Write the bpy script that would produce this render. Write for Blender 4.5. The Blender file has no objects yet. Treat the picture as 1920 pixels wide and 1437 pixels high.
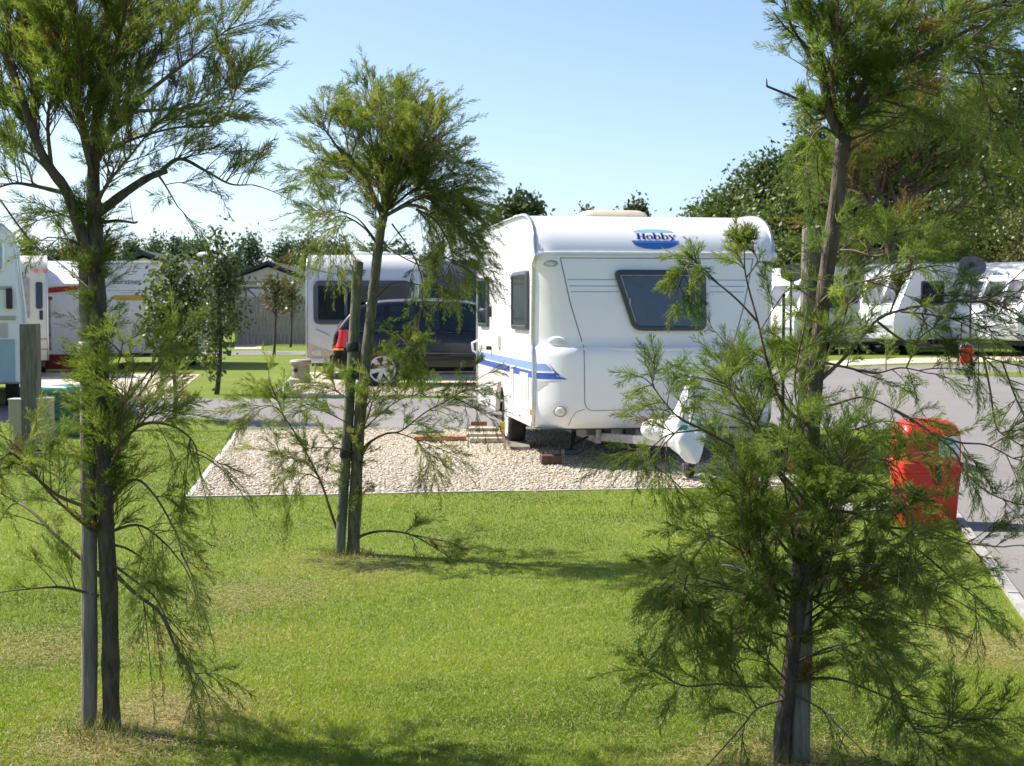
import bpy, bmesh, math, random
import numpy as np
from mathutils import Vector, Matrix

SC = bpy.context.scene
C = SC.collection
rad = math.radians

# ------------------------------------------------------------------ camera
CAM_H = 1.57
FPX = 2740.0                      # focal length in pixels of a 1920 px wide picture
TILT = math.atan(134.5 / FPX)
cd = bpy.data.cameras.new('camera')
cam = bpy.data.objects.new('camera', cd)
C.objects.link(cam)
cam.location = (0, 0, CAM_H)
cam.rotation_euler = (rad(90) - TILT, 0, 0)
cd.sensor_width = 36.0
cd.lens = FPX / 1920 * 36
cd.clip_start = 0.1
cd.clip_end = 4000
cd.dof.use_dof = True
cd.dof.focus_distance = 6.8
cd.dof.aperture_fstop = 9.0
SC.camera = cam

# ------------------------------------------------------------------ world, sun, exposure
SUN_EL = 48.0
SUN_AZ = math.atan2(-0.92, 0.39)          # measured from +Y towards +X
w = bpy.data.worlds.new('World')
SC.world = w
w.use_nodes = True
nt = w.node_tree
sky = nt.nodes.new('ShaderNodeTexSky')
sky.sky_type = 'NISHITA'
sky.sun_disc = False
sky.sun_elevation = rad(SUN_EL)
sky.sun_rotation = SUN_AZ
sky.air_density = 0.7
sky.dust_density = 1.1
sky.ozone_density = 2.0
bg = nt.nodes['Background']
bg.inputs['Strength'].default_value = 0.115
nt.links.new(sky.outputs[0], bg.inputs['Color'])

sd = bpy.data.lights.new('sun', 'SUN')
sd.energy = 4.6
sd.angle = rad(0.53)
sd.color = (1.0, 0.94, 0.85)
so = bpy.data.objects.new('sun', sd)
C.objects.link(so)
ce = math.cos(rad(SUN_EL))
SUNV = Vector((math.sin(SUN_AZ) * ce, math.cos(SUN_AZ) * ce, math.sin(rad(SUN_EL))))
so.rotation_euler = SUNV.to_track_quat('Z', 'Y').to_euler()
so.location = (-20, 10, 30)

SC.view_settings.view_transform = 'Standard'
SC.view_settings.look = 'None'
SC.view_settings.gamma = 1.0
SC.view_settings.exposure = 0.98
SC.cycles.max_bounces = 6
SC.cycles.transparent_max_bounces = 8
SC.cycles.sample_clamp_indirect = 6

# ------------------------------------------------------------------ geometry of the view
CT, ST = math.cos(TILT), math.sin(TILT)


def ray(px, py):
    a, b = px - 960.0, 718.5 - py
    return (a, FPX * CT + b * ST, -FPX * ST + b * CT)


def ss(a, b, v):
    t = min(1.0, max(0.0, (v - a) / (b - a)))
    return t * t * (3 - 2 * t)


def H(x, y):
    """height of the ground"""
    return 0.17 * ss(17, 24, y) + 0.22 * ss(26, 38, y) * ss(3, 10, x)


def W(px, py, Y):
    d = ray(px, py)
    t = Y / d[1]
    return (d[0] * t, Y, CAM_H + d[2] * t)


def G(px, py):
    d = ray(px, py)
    z = 0.0
    for _ in range(30):
        t = (z - CAM_H) / d[2]
        x, y = d[0] * t, d[1] * t
        z = 0.5 * z + 0.5 * H(x, y)
    return (x, y)


# ------------------------------------------------------------------ materials
MATS = {}


def mat(name, col, rough=0.5, metal=0.0, var=0.0, vscale=4.0, bump=0.0, bscale=60.0, spec=0.5, coat=0.0, stretch=None, col2=None, detail=4.0):
    if name in MATS:
        return MATS[name]
    m = bpy.data.materials.new(name)
    m.use_nodes = True
    n = m.node_tree
    b = n.nodes['Principled BSDF']
    b.inputs['Base Color'].default_value = (*col, 1)
    b.inputs['Roughness'].default_value = rough
    b.inputs['Metallic'].default_value = metal
    b.inputs['Specular IOR Level'].default_value = spec
    b.inputs['Coat Weight'].default_value = coat
    b.inputs['Coat Roughness'].default_value = 0.05
    tc = n.nodes.new('ShaderNodeTexCoord')
    mp = n.nodes.new('ShaderNodeMapping')
    if stretch:
        mp.inputs['Scale'].default_value = stretch
    n.links.new(tc.outputs['Object'], mp.inputs['Vector'])
    if var or col2:
        nz = n.nodes.new('ShaderNodeTexNoise')
        nz.inputs['Scale'].default_value = vscale
        nz.inputs['Detail'].default_value = detail
        nz.inputs['Roughness'].default_value = 0.65
        n.links.new(mp.outputs[0], nz.inputs['Vector'])
        rp = n.nodes.new('ShaderNodeValToRGB')
        c2 = col2 if col2 else tuple(max(0, c * (1 - var)) for c in col)
        c1 = col if col2 else tuple(min(1, c * (1 + var)) for c in col)
        rp.color_ramp.elements[0].position = 0.36
        rp.color_ramp.elements[1].position = 0.64
        rp.color_ramp.elements[0].color = (*c2, 1)
        rp.color_ramp.elements[1].color = (*c1, 1)
        n.links.new(nz.outputs['Fac'], rp.inputs['Fac'])
        n.links.new(rp.outputs['Color'], b.inputs['Base Color'])
    if bump:
        nz2 = n.nodes.new('ShaderNodeTexNoise')
        nz2.inputs['Scale'].default_value = bscale
        nz2.inputs['Detail'].default_value = 4
        n.links.new(mp.outputs[0], nz2.inputs['Vector'])
        bp = n.nodes.new('ShaderNodeBump')
        bp.inputs['Strength'].default_value = bump
        bp.inputs['Distance'].default_value = 0.01
        n.links.new(nz2.outputs['Fac'], bp.inputs['Height'])
        n.links.new(bp.outputs[0], b.inputs['Normal'])
    MATS[name] = m
    return m


def foliage_mat(name, trans=0.35, rough=0.5, gloss=0.25):
    """leaf colour comes from the mesh's own 'tint' attribute (kind of leaf, age of shoot)"""
    m = bpy.data.materials.new(name)
    m.use_nodes = True
    n = m.node_tree
    b = n.nodes['Principled BSDF']
    at = n.nodes.new('ShaderNodeAttribute')
    at.attribute_name = 'tint'
    n.links.new(at.outputs['Color'], b.inputs['Base Color'])
    b.inputs['Roughness'].default_value = rough
    b.inputs['Specular IOR Level'].default_value = gloss
    tr = n.nodes.new('ShaderNodeBsdfTranslucent')
    mul = n.nodes.new('ShaderNodeMixRGB')
    mul.blend_type = 'MULTIPLY'
    mul.inputs[0].default_value = 1
    mul.inputs[2].default_value = (1.15, 1.25, 0.55, 1)
    n.links.new(at.outputs['Color'], mul.inputs[1])
    n.links.new(mul.outputs[0], tr.inputs['Color'])
    mx = n.nodes.new('ShaderNodeMixShader')
    mx.inputs[0].default_value = trans
    n.links.new(b.outputs[0], mx.inputs[1])
    n.links.new(tr.outputs[0], mx.inputs[2])
    n.links.new(mx.outputs[0], n.nodes['Material Output'].inputs['Surface'])
    MATS[name] = m
    return m


def ground_mat(name, stops, scale, fine_scale, bump=0.5, bscale=90, rough=0.9, dist=0.02):
    """two noises of different size mixed through a colour ramp"""
    m = bpy.data.materials.new(name)
    m.use_nodes = True
    n = m.node_tree
    b = n.nodes['Principled BSDF']
    b.inputs['Roughness'].default_value = rough
    b.inputs['Specular IOR Level'].default_value = 0.2
    tc = n.nodes.new('ShaderNodeTexCoord')
    a1 = n.nodes.new('ShaderNodeTexNoise')
    a1.inputs['Scale'].default_value = scale
    a1.inputs['Detail'].default_value = 6
    a1.inputs['Roughness'].default_value = 0.6
    a2 = n.nodes.new('ShaderNodeTexNoise')
    a2.inputs['Scale'].default_value = fine_scale
    a2.inputs['Detail'].default_value = 3
    for a in (a1, a2):
        n.links.new(tc.outputs['Object'], a.inputs['Vector'])
    mx = n.nodes.new('ShaderNodeMixRGB')
    mx.inputs[0].default_value = 0.5
    n.links.new(a1.outputs['Fac'], mx.inputs[1])
    n.links.new(a2.outputs['Fac'], mx.inputs[2])
    rp = n.nodes.new('ShaderNodeValToRGB')
    e = rp.color_ramp.elements
    e[0].position, e[0].color = stops[0][0], (*stops[0][1], 1)
    e[1].position, e[1].color = stops[-1][0], (*stops[-1][1], 1)
    for p, c in stops[1:-1]:
        q = e.new(p)
        q.color = (*c, 1)
    n.links.new(mx.outputs[0], rp.inputs['Fac'])
    n.links.new(rp.outputs['Color'], b.inputs['Base Color'])
    a3 = n.nodes.new('ShaderNodeTexNoise')
    a3.inputs['Scale'].default_value = bscale
    a3.inputs['Detail'].default_value = 3
    n.links.new(tc.outputs['Object'], a3.inputs['Vector'])
    bp = n.nodes.new('ShaderNodeBump')
    bp.inputs['Strength'].default_value = bump
    bp.inputs['Distance'].default_value = dist
    n.links.new(a3.outputs['Fac'], bp.inputs['Height'])
    n.links.new(bp.outputs[0], b.inputs['Normal'])
    MATS[name] = m
    return m


def cell_mat(name, cols, scale, rough=0.85, bump=1.0):
    """gravel: every voronoi cell a stone of its own colour"""
    m = bpy.data.materials.new(name)
    m.use_nodes = True
    n = m.node_tree
    b = n.nodes['Principled BSDF']
    b.inputs['Roughness'].default_value = rough
    b.inputs['Specular IOR Level'].default_value = 0.25
    tc = n.nodes.new('ShaderNodeTexCoord')
    v = n.nodes.new('ShaderNodeTexVoronoi')
    v.inputs['Scale'].default_value = scale
    n.links.new(tc.outputs['Object'], v.inputs['Vector'])
    sp = n.nodes.new('ShaderNodeSeparateColor')
    n.links.new(v.outputs['Color'], sp.inputs[0])
    rp = n.nodes.new('ShaderNodeValToRGB')
    e = rp.color_ramp.elements
    e[0].position, e[0].color = 0, (*cols[0], 1)
    e[1].position, e[1].color = 1, (*cols[-1], 1)
    for i, c in enumerate(cols[1:-1]):
        q = e.new((i + 1) / (len(cols) - 1))
        q.color = (*c, 1)
    n.links.new(sp.outputs[0], rp.inputs['Fac'])
    n.links.new(rp.outputs['Color'], b.inputs['Base Color'])
    bp = n.nodes.new('ShaderNodeBump')
    bp.invert = True
    bp.inputs['Strength'].default_value = bump
    bp.inputs['Distance'].default_value = 0.02
    n.links.new(v.outputs['Distance'], bp.inputs['Height'])
    n.links.new(bp.outputs[0], b.inputs['Normal'])
    MATS[name] = m
    return m


def tint_mat(name, rough=0.85, spec=0.25):
    m = bpy.data.materials.new(name)
    m.use_nodes = True
    n = m.node_tree
    b = n.nodes['Principled BSDF']
    at = n.nodes.new('ShaderNodeAttribute')
    at.attribute_name = 'tint'
    n.links.new(at.outputs['Color'], b.inputs['Base Color'])
    b.inputs['Roughness'].default_value = rough
    b.inputs['Specular IOR Level'].default_value = spec
    MATS[name] = m
    return m


WHITE = mat('white_gelcoat', (0.80, 0.80, 0.79), 0.28, var=0.02, vscale=1.5, coat=0.2)
HAMMER = mat('hammered_white_aluminium', (0.80, 0.795, 0.775), 0.38, var=0.025, vscale=2.0, bump=0.18, bscale=160)
SILVERW = mat('silver_grey_paint', (0.60, 0.60, 0.60), 0.35, var=0.04, vscale=2)
GREYB = mat('grey_band_paint', (0.50, 0.50, 0.50), 0.4, var=0.03, vscale=3)
LBLUE = mat('light_blue_vinyl', (0.20, 0.31, 0.58), 0.4, var=0.03)
DBLUE = mat('dark_blue_vinyl', (0.03, 0.08, 0.34), 0.4, var=0.03)
NAVY = mat('navy_lettering', (0.012, 0.018, 0.16), 0.4, var=0.03)
SKYB = mat('sky_blue_vinyl', (0.22, 0.50, 0.80), 0.4, var=0.03)
MIDB = mat('mid_blue_vinyl', (0.04, 0.14, 0.45), 0.4, var=0.06, vscale=9)
SEAM = mat('seam_grey', (0.22, 0.23, 0.25), 0.6, var=0.05)
ALU = mat('aluminium_trim', (0.62, 0.62, 0.62), 0.3, 0.85, var=0.06, vscale=8)
CREAM = mat('cream_paint', (0.66, 0.61, 0.52), 0.45, var=0.04, vscale=2)
BEIGEP = mat('beige_plastic', (0.60, 0.52, 0.38), 0.5, var=0.06, vscale=6)
FRAME = mat('window_frame_grey', (0.045, 0.055, 0.065), 0.35, var=0.1)
GLASS = mat('tinted_acrylic', (0.012, 0.018, 0.028), 0.06, var=0.4, vscale=1.6, spec=0.6)
RUBBER = mat('black_rubber', (0.018, 0.018, 0.018), 0.75, var=0.25, vscale=12)
STEEL = mat('galvanised_steel', (0.33, 0.33, 0.33), 0.45, 0.6, var=0.2, vscale=18)
DSTEEL = mat('dark_steel', (0.05, 0.05, 0.052), 0.5, 0.4, var=0.3, vscale=12)
CARB = mat('black_car_paint', (0.005, 0.006, 0.009), 0.16, 0.0, var=0.2, spec=.35, coat=0.35)
CARG = mat('car_glass', (0.012, 0.022, 0.028), 0.05, var=0.5, vscale=2.5, spec=0.4)
REDL = mat('red_lamp', (0.62, 0.02, 0.012), 0.12, var=0.15, vscale=20, coat=0.6)
ORANGE = mat('orange_lens', (0.80, 0.22, 0.05), 0.2, var=0.05)
CLEAR = mat('clear_lamp_lens', (0.62, 0.62, 0.55), 0.12, var=0.2, vscale=30, coat=0.6)
REDP = mat('red_bin_plastic', (0.60, 0.022, 0.014), 0.42, var=0.12, vscale=7, bump=0.1, bscale=40)
BLACK = mat('black_plastic', (0.02, 0.02, 0.021), 0.5, var=0.2)
PAPER = mat('white_sticker', (0.62, 0.64, 0.66), 0.6, var=0.04)
GREENS = mat('green_ink', (0.01, 0.20, 0.09), 0.6, var=0.1)
TEAL = mat('teal_print', (0.03, 0.28, 0.24), 0.7, var=0.15, vscale=20)
CLOTH = mat('white_cover_cloth', (0.78, 0.79, 0.79), 0.75, var=0.05, vscale=9, bump=0.5, bscale=26)
GREYWOOD = mat('weathered_stake_wood', (0.185, 0.165, 0.135), 0.85, var=0.38, vscale=9, bump=0.6, bscale=30, stretch=(5, 5, 0.5))
MOSSWOOD = mat('mossy_stake_wood', (0.13, 0.135, 0.09), 0.9, var=0.4, vscale=9, bump=0.6, bscale=30, stretch=(4, 4, 0.5))
BARK = mat('tamarisk_bark', (0.075, 0.058, 0.04), 0.9, var=0.5, vscale=18, bump=1.0, bscale=34, stretch=(2.2, 2.2, 0.6))
TWIGM = mat('tamarisk_twig_bark', (0.11, 0.072, 0.05), 0.75, var=0.5, vscale=9)
PLANKM = mat('sawn_plank', (0.52, 0.45, 0.34), 0.8, var=0.18, vscale=6, bump=0.2, stretch=(1, 8, 8))
BRICKM = mat('red_brown_timber', (0.30, 0.13, 0.07), 0.8, var=0.3, vscale=8)
DBROWN = mat('dark_brown_timber', (0.10, 0.045, 0.03), 0.75, var=0.3, vscale=10)
CONC = mat('concrete', (0.46, 0.43, 0.39), 0.9, var=0.2, vscale=14, bump=0.4, bscale=60)
FENCEM = mat('fence_wood', (0.34, 0.285, 0.24), 0.9, var=0.3, vscale=3, stretch=(8, 1, 0.6))
GREENP = mat('dark_green_plastic', (0.012, 0.075, 0.05), 0.45, var=0.15)
GREENL = mat('green_lid_plastic', (0.03, 0.20, 0.15), 0.4, var=0.12)
ROOFM = mat('dark_roof_tile', (0.045, 0.047, 0.052), 0.7, var=0.25, vscale=2)
HOUSEW = mat('static_home_cladding', (0.78, 0.71, 0.60), 0.7, var=0.06)
CURT = mat('net_curtain', (0.78, 0.78, 0.80), 0.9, var=0.15, vscale=10, stretch=(6, 1, 0.3))
REDC = mat('dark_red_canvas', (0.22, 0.018, 0.022), 0.8, var=0.2)
REDB = mat('red_canvas_band', (0.42, 0.03, 0.03), 0.8, var=0.12)
CANVW = mat('white_canvas', (0.78, 0.78, 0.79), 0.85, var=0.06)
YELL = mat('ochre_vinyl', (0.62, 0.34, 0.05), 0.5, var=0.1)
LEAF = foliage_mat('tamarisk_foliage', 0.55, 0.6, 0.2)
BLEAF = foliage_mat('broad_leaf', 0.28, 0.42, 0.4)
GRASSM = foliage_mat('grass_blade', 0.40, 0.45, 0.32)

# ------------------------------------------------------------------ mesh helpers
RNG = np.random.default_rng(7)
random.seed(7)


def mk(name, V, F, m=None, parent=None, smooth=False, tint=None):
    """one mesh object from arrays; F is (n,k) or a list of lists"""
    V = np.asarray(V, dtype=np.float32)
    me = bpy.data.meshes.new(name)
    if isinstance(F, np.ndarray):
        nf, k = F.shape
        me.vertices.add(len(V))
        me.vertices.foreach_set('co', V.ravel())
        me.loops.add(nf * k)
        me.loops.foreach_set('vertex_index', F.astype(np.int32).ravel())
        me.polygons.add(nf)
        me.polygons.foreach_set('loop_start', np.arange(0, nf * k, k, dtype=np.int32))
        me.update(calc_edges=True)
    else:
        me.from_pydata([tuple(map(float, v)) for v in V], [], F)
        me.update()
    if smooth:
        me.polygons.foreach_set('use_smooth', np.ones(len(me.polygons), dtype=bool))
    if tint is not None:
        a = me.color_attributes.new('tint', 'FLOAT_COLOR', 'POINT')
        t = np.ones((len(V), 4), dtype=np.float32)
        t[:, :3] = tint
        a.data.foreach_set('color', t.ravel())
    o = bpy.data.objects.new(name, me)
    C.objects.link(o)
    if m:
        me.materials.append(m)
    if parent:
        o.parent = parent
    return o


def tag(o, label, cat, group=None, kind=None):
    if label:
        o['label'] = label
    if cat:
        o['category'] = cat
    if group:
        o['group'] = group
    if kind:
        o['kind'] = kind
    return o


def thing(name, label, cat, loc=(0, 0, 0), rotz=0.0, group=None):
    o = bpy.data.objects.new(name, None)
    o.empty_display_size = 0.2
    C.objects.link(o)
    o.location = loc
    o.rotation_euler = (0, 0, rotz)
    return tag(o, label, cat, group)


class MB:
    def __init__(self):
        self.v, self.f = [], []

    def add(self, vs, fs):
        n = len(self.v)
        self.v += [tuple(p) for p in vs]
        self.f += [[i + n for i in f] for f in fs]
        return self

    def box(self, x0, x1, y0, y1, z0, z1):
        vs = [(x0, y0, z0), (x1, y0, z0), (x1, y1, z0), (x0, y1, z0), (x0, y0, z1), (x1, y0, z1), (x1, y1, z1), (x0, y1, z1)]
        return self.add(vs, [[3, 2, 1, 0], [4, 5, 6, 7], [0, 1, 5, 4], [1, 2, 6, 5], [2, 3, 7, 6], [3, 0, 4, 7]])

    def cbox(self, x0, x1, y0, y1, z0, z1, c=0.01):
        """box with chamfered edges"""
        bm = bmesh.new()
        vs = [bm.verts.new(p) for p in [(x0, y0, z0), (x1, y0, z0), (x1, y1, z0), (x0, y1, z0), (x0, y0, z1), (x1, y0, z1), (x1, y1, z1), (x0, y1, z1)]]
        for f in [[3, 2, 1, 0], [4, 5, 6, 7], [0, 1, 5, 4], [1, 2, 6, 5], [2, 3, 7, 6], [3, 0, 4, 7]]:
            bm.faces.new([vs[i] for i in f])
        bmesh.ops.bevel(bm, geom=bm.edges[:], offset=c, segments=2, affect='EDGES', profile=0.5)
        bm.verts.index_update()
        self.add([v.co[:] for v in bm.verts], [[v.index for v in f.verts] for f in bm.faces])
        bm.free()
        return self

    def quad(self, a, b, c, d):
        return self.add([a, b, c, d], [[0, 1, 2, 3]])

    def poly(self, pts):
        return self.add(pts, [list(range(len(pts)))])

    def slab(self, pts, off):
        """polygon pushed along the vector off into a solid"""
        n = len(pts)
        q = [tuple(p[i] + off[i] for i in range(3)) for p in pts]
        fs = [list(range(n)), list(range(2 * n - 1, n - 1, -1))]
        fs += [[(i + 1) % n, i, n + i, n + (i + 1) % n] for i in range(n)]
        return self.add(list(pts) + q, fs)

    def tube(self, pts, r, n=8, caps=True):
        P = [Vector(p) for p in pts]
        R = r if hasattr(r, '__len__') else [r] * len(P)
        up = Vector((0, 0, 1))
        vs, fs = [], []
        prev = None
        for i, p in enumerate(P):
            t = (P[min(i + 1, len(P) - 1)] - P[max(i - 1, 0)])
            if t.length < 1e-9:
                t = Vector((0, 0, 1))
            t.normalize()
            a = prev if prev else (up if abs(t.z) < 0.9 else Vector((1, 0, 0)))
            s = t.cross(a)
            if s.length < 1e-6:
                s = t.cross(Vector((1, 0, 0)))
            s.normalize()
            u = s.cross(t)
            prev = u
            for k in range(n):
                an = 2 * math.pi * k / n
                vs.append(p + (s * math.cos(an) + u * math.sin(an)) * R[i])
        for i in range(len(P) - 1):
            for k in range(n):
                a, b = i * n + k, i * n + (k + 1) % n
                fs.append([a, b, b + n, a + n])
        if caps:
            fs.append(list(range(n))[::-1])
            fs.append([(len(P) - 1) * n + k for k in range(n)])
        return self.add(vs, fs)

    def lathe(self, prof, n=24, axis='z', c=(0, 0, 0)):
        """prof: (radius, height) pairs, closed with end caps where radius is 0"""
        vs, fs = [], []
        for r, h in prof:
            for k in range(n):
                a = 2 * math.pi * k / n
                x, y = r * math.cos(a), r * math.sin(a)
                p = (x, y, h) if axis == 'z' else ((h, x, y) if axis == 'x' else (x, h, y))
                vs.append((p[0] + c[0], p[1] + c[1], p[2] + c[2]))
        for i in range(len(prof) - 1):
            for k in range(n):
                a, b = i * n + k, i * n + (k + 1) % n
                fs.append([a, b, b + n, a + n])
        return self.add(vs, fs)

    def loft(self, rings, cap=True):
        n = len(rings[0])
        vs = [p for r in rings for p in r]
        fs = []
        for i in range(len(rings) - 1):
            for k in range(n):
                a, b = i * n + k, i * n + (k + 1) % n
                fs.append([a, b, b + n, a + n])
        if cap:
            fs.append(list(range(n))[::-1])
            fs.append([(len(rings) - 1) * n + k for k in range(n)])
        return self.add(vs, fs)

    def grid(self, rows):
        n = len(rows[0])
        vs = [p for r in rows for p in r]
        fs = []
        for i in range(len(rows) - 1):
            for k in range(n - 1):
                a = i * n + k
                fs.append([a, a + 1, a + n + 1, a + n])
        return self.add(vs, fs)

    def build(self, name, m, parent=None, smooth=False, fixn=True, auto=None):
        o = mk(name, self.v, self.f, m, parent, smooth)
        if fixn:
            bm = bmesh.new()
            bm.from_mesh(o.data)
            bmesh.ops.recalc_face_normals(bm, faces=bm.faces[:])
            if auto:
                for e in bm.edges:
                    if len(e.link_faces) == 2 and e.calc_face_angle(0) > rad(auto):
                        e.smooth = False
            bm.to_mesh(o.data)
            bm.free()
            if auto:
                o.data.polygons.foreach_set('use_smooth', np.ones(len(o.data.polygons), dtype=bool))
        return o


def lerp(a, b, t):
    return a + (b - a) * t


def interp(tab, v):
    return float(np.interp(v, [t[0] for t in tab], [t[1] for t in tab]))


def round_poly(corners, r, seg=5):
    """outline of a polygon with rounded corners, (a,b) pairs, counter-clockwise or clockwise"""
    out = []
    n = len(corners)
    for i in range(n):
        p0, p1, p2 = (np.array(corners[(i + k) % n], float) for k in (-1, 0, 1))
        d0, d1 = p0 - p1, p2 - p1
        l0, l1 = np.linalg.norm(d0), np.linalg.norm(d1)
        rr = min(r, l0 * 0.45, l1 * 0.45)
        a, b = p1 + d0 / l0 * rr, p1 + d1 / l1 * rr
        for k in range(seg + 1):
            t = k / seg
            out.append(tuple((1 - t) ** 2 * a + 2 * t * (1 - t) * p1 + t * t * b))
    return out


def inset(outline, d):
    n = len(outline)
    P = np.array(outline)
    area = 0.5 * np.sum(P[:, 0] * np.roll(P[:, 1], -1) - np.roll(P[:, 0], -1) * P[:, 1])
    s = 1 if area > 0 else -1
    out = []
    for i in range(n):
        t = P[(i + 1) % n] - P[i - 1]
        t = t / (np.linalg.norm(t) + 1e-9)
        nrm = np.array([-t[1], t[0]]) * s
        out.append(tuple(P[i] + nrm * d))
    return out


def window(parent, outline, mp, fw=0.04, proud=0.03, fm=None, gm=None, name='window', recess=0.012):
    """frame as a raised ring with the pane (its sub-part) set inside"""
    fm, gm = fm or FRAME, gm or GLASS
    inn = inset(outline, fw)
    mid = inset(outline, fw * 0.3)
    n = len(outline)
    b = MB()
    rings = [[mp(*p, -0.004) for p in outline], [mp(*p, proud * 0.75) for p in outline], [mp(*p, proud) for p in mid],
             [mp(*p, proud) for p in inset(outline, fw * 0.8)], [mp(*p, proud - recess) for p in inn]]
    b.loft(rings, cap=False)
    f = b.build(name, fm, parent, auto=50)
    g = MB()
    g.poly([mp(*p, proud - recess * 0.9) for p in inset(outline, fw * 0.92)])
    g.build('pane', gm, f)
    return f


def strip_ring(o):
    return o


def ground_sheet(name, poly, off, m, label, cat, cell=(2.0, 1.0), kind='structure'):
    bm = bmesh.new()
    vs = [bm.verts.new((p[0], p[1], 0)) for p in poly]
    bm.faces.new(vs)
    xs = [p[0] for p in poly]
    ys = [p[1] for p in poly]

    def cut(co, no):
        bmesh.ops.bisect_plane(bm, geom=bm.verts[:] + bm.edges[:] + bm.faces[:], plane_co=co, plane_no=no)
    y = 16.0
    while y < 40:
        if min(ys) < y < max(ys):
            cut((0, y, 0), (0, 1, 0))
        y += cell[1]
    x = 2.0
    while x < 13:
        if min(xs) < x < max(xs) and max(ys) > 25:
            cut((x, 0, 0), (1, 0, 0))
        x += 1.0
    for v in bm.verts:
        v.co.z = H(v.co.x, v.co.y) + off
    bmesh.ops.recalc_face_normals(bm, faces=bm.faces[:])
    for f in bm.faces:
        if f.normal.z < 0:
            f.normal_flip()
    me = bpy.data.meshes.new(name)
    bm.to_mesh(me)
    bm.free()
    me.materials.append(m)
    o = bpy.data.objects.new(name, me)
    C.objects.link(o)
    return tag(o, label, cat, kind=kind)


def edging(name, pts, wid, hgt, m, label, cat):
    """low strip along a ground line"""
    b = MB()
    P = []
    for i in range(len(pts) - 1):
        a, c = pts[i], pts[i + 1]
        L = math.dist(a, c)
        k = max(1, int(L / 0.9))
        for j in range(k):
            P.append((lerp(a[0], c[0], j / k), lerp(a[1], c[1], j / k)))
    P.append(pts[-1])
    for i in range(len(P) - 1):
        a, c = Vector(P[i]), Vector(P[i + 1])
        d = (c - a).normalized()
        nrm = Vector((-d.y, d.x)) * wid / 2
        gp = d * 0.004
        q = [a + nrm + gp, a - nrm + gp, c - nrm - gp, c + nrm - gp]
        jz = random.uniform(-0.004, 0.004)
        b.slab([(p.x, p.y, H(p.x, p.y) - 0.05) for p in q], (0, 0, hgt + 0.05 + jz))
    o = b.build(name, m)
    return tag(o, label, cat, kind='structure')
# ================================================================== GROUND
GR_STOPS = [(0.30, (0.090, 0.138, 0.017)), (0.46, (0.140, 0.190, 0.024)), (0.60, (0.180, 0.215, 0.034)), (0.74, (0.25, 0.24, 0.08))]
TURF = ground_mat('turf', GR_STOPS, 0.55, 26, 0.7, 70, 0.95, 0.03)
ASPH = ground_mat('asphalt_surface', [(0.3, (0.165, 0.155, 0.148)), (0.5, (0.21, 0.198, 0.188)), (0.7, (0.265, 0.25, 0.238))], 0.35, 190, 0.5, 220, 0.9, 0.006)
PEB = [(0.40, 0.31, 0.22), (0.56, 0.46, 0.33), (0.66, 0.57, 0.44), (0.52, 0.45, 0.37), (0.70, 0.63, 0.53)]
GRAV = cell_mat('gravel_bed', PEB, 28)

ground_sheet('ground', [(-700, -60), (700, -60), (700, 1200), (-700, 1200)], 0, TURF, 'mown green lawn and grassy ground under the whole caravan park', 'ground')

KA = G(1920, 1175)
KB = G(1790, 985)
KD = ((KB[0] - KA[0]) / (KB[1] - KA[1]))


def kerb_x(y):
    return KA[0] + .05 + KD * (y - KA[1])


YN = G(450, 806)[1]
YF = G(430, 749)[1]
ground_sheet('road', [(-18, YN + .2), (kerb_x(YN), YN), (kerb_x(12), 12), (kerb_x(2), 2), (40, 2), (40, 37.2), G(1560, 690), (3.9, 34), (3.9, YF), (-18, YF + 0.3)],
             0.004, ASPH, 'grey asphalt site road crossing behind the gravel pitch and widening at right', 'road')
# the rounded corner of turf that bulges into the road at left
ground_sheet('grass_corner', [(-14, YN - .2), G(300, 791), G(350, 784), G(390, 786), G(425, 794), G(447, 804), (-3.6, YN - .2)], 0.008, TURF, 'rounded corner of lawn reaching into the road at left', 'lawn')
ground_sheet('far_road', [(-24, 47), (-3, 47), (-3, 51.5), (-24, 51.5)], 0.004, ASPH, 'distant strip of grey road in front of the wooden fence', 'road')

# main pitch
PA, PB0, PD = G(360, 932), G(1300, 915), G(450, 808)
uu = Vector((PB0[0] - PA[0], PB0[1] - PA[1])).normalized()
PB = (PA[0] + uu.x * 5.5, PA[1] + uu.y * 5.5)
PC = (PB[0] + PD[0] - PA[0] + 0.1, PD[1] + 0.05)
PITCH = [PA, PB, PC, PD]
ground_sheet('gravel_pitch', PITCH, 0.008, GRAV, 'pale pea gravel pitch under the white touring caravan', 'gravel pitch')
edging('pitch_edging', [(PD[0] - .03, PD[1]), (PA[0] - .03, PA[1] - .03), (PB[0] + .03, PB[1] - .03), (PC[0] + .03, PC[1])], 0.045, 0.012, CONC, 'thin grey edging board around the near gravel pitch', 'edging')

CP0, CP1 = G(508, 745), G(545, 712)
cs = (CP1[0] - CP0[0]) / (CP1[1] - CP0[1])
CARPAD = [CP0, (3.85, G(900, 747)[1]), (3.85, 33.5), (CP0[0] + cs * (33.5 - CP0[1]), 33.5)]
ground_sheet('gravel_pad', CARPAD, 0.008, GRAV, 'gravel pad under the dark car and the silver caravan', 'gravel pitch')
edging('pad_edging', [(CARPAD[3][0], CARPAD[3][1]), CP0, CARPAD[1]], 0.06, 0.035, CONC, 'grey edging along the gravel pad of the dark car', 'edging')
ground_sheet('gravel_patch', [G(40, 716), G(190, 751), G(322, 747), G(375, 703), G(60, 699)], 0.008, GRAV, 'gravel patch in front of the cream caravan at left', 'gravel pitch')
ground_sheet('gravel_strip', [G(440, 655), G(490, 655), G(493, 645), G(440, 645)], 0.008, GRAV, 'small gravel patch under the far table by the fence', 'gravel pitch')
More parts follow.
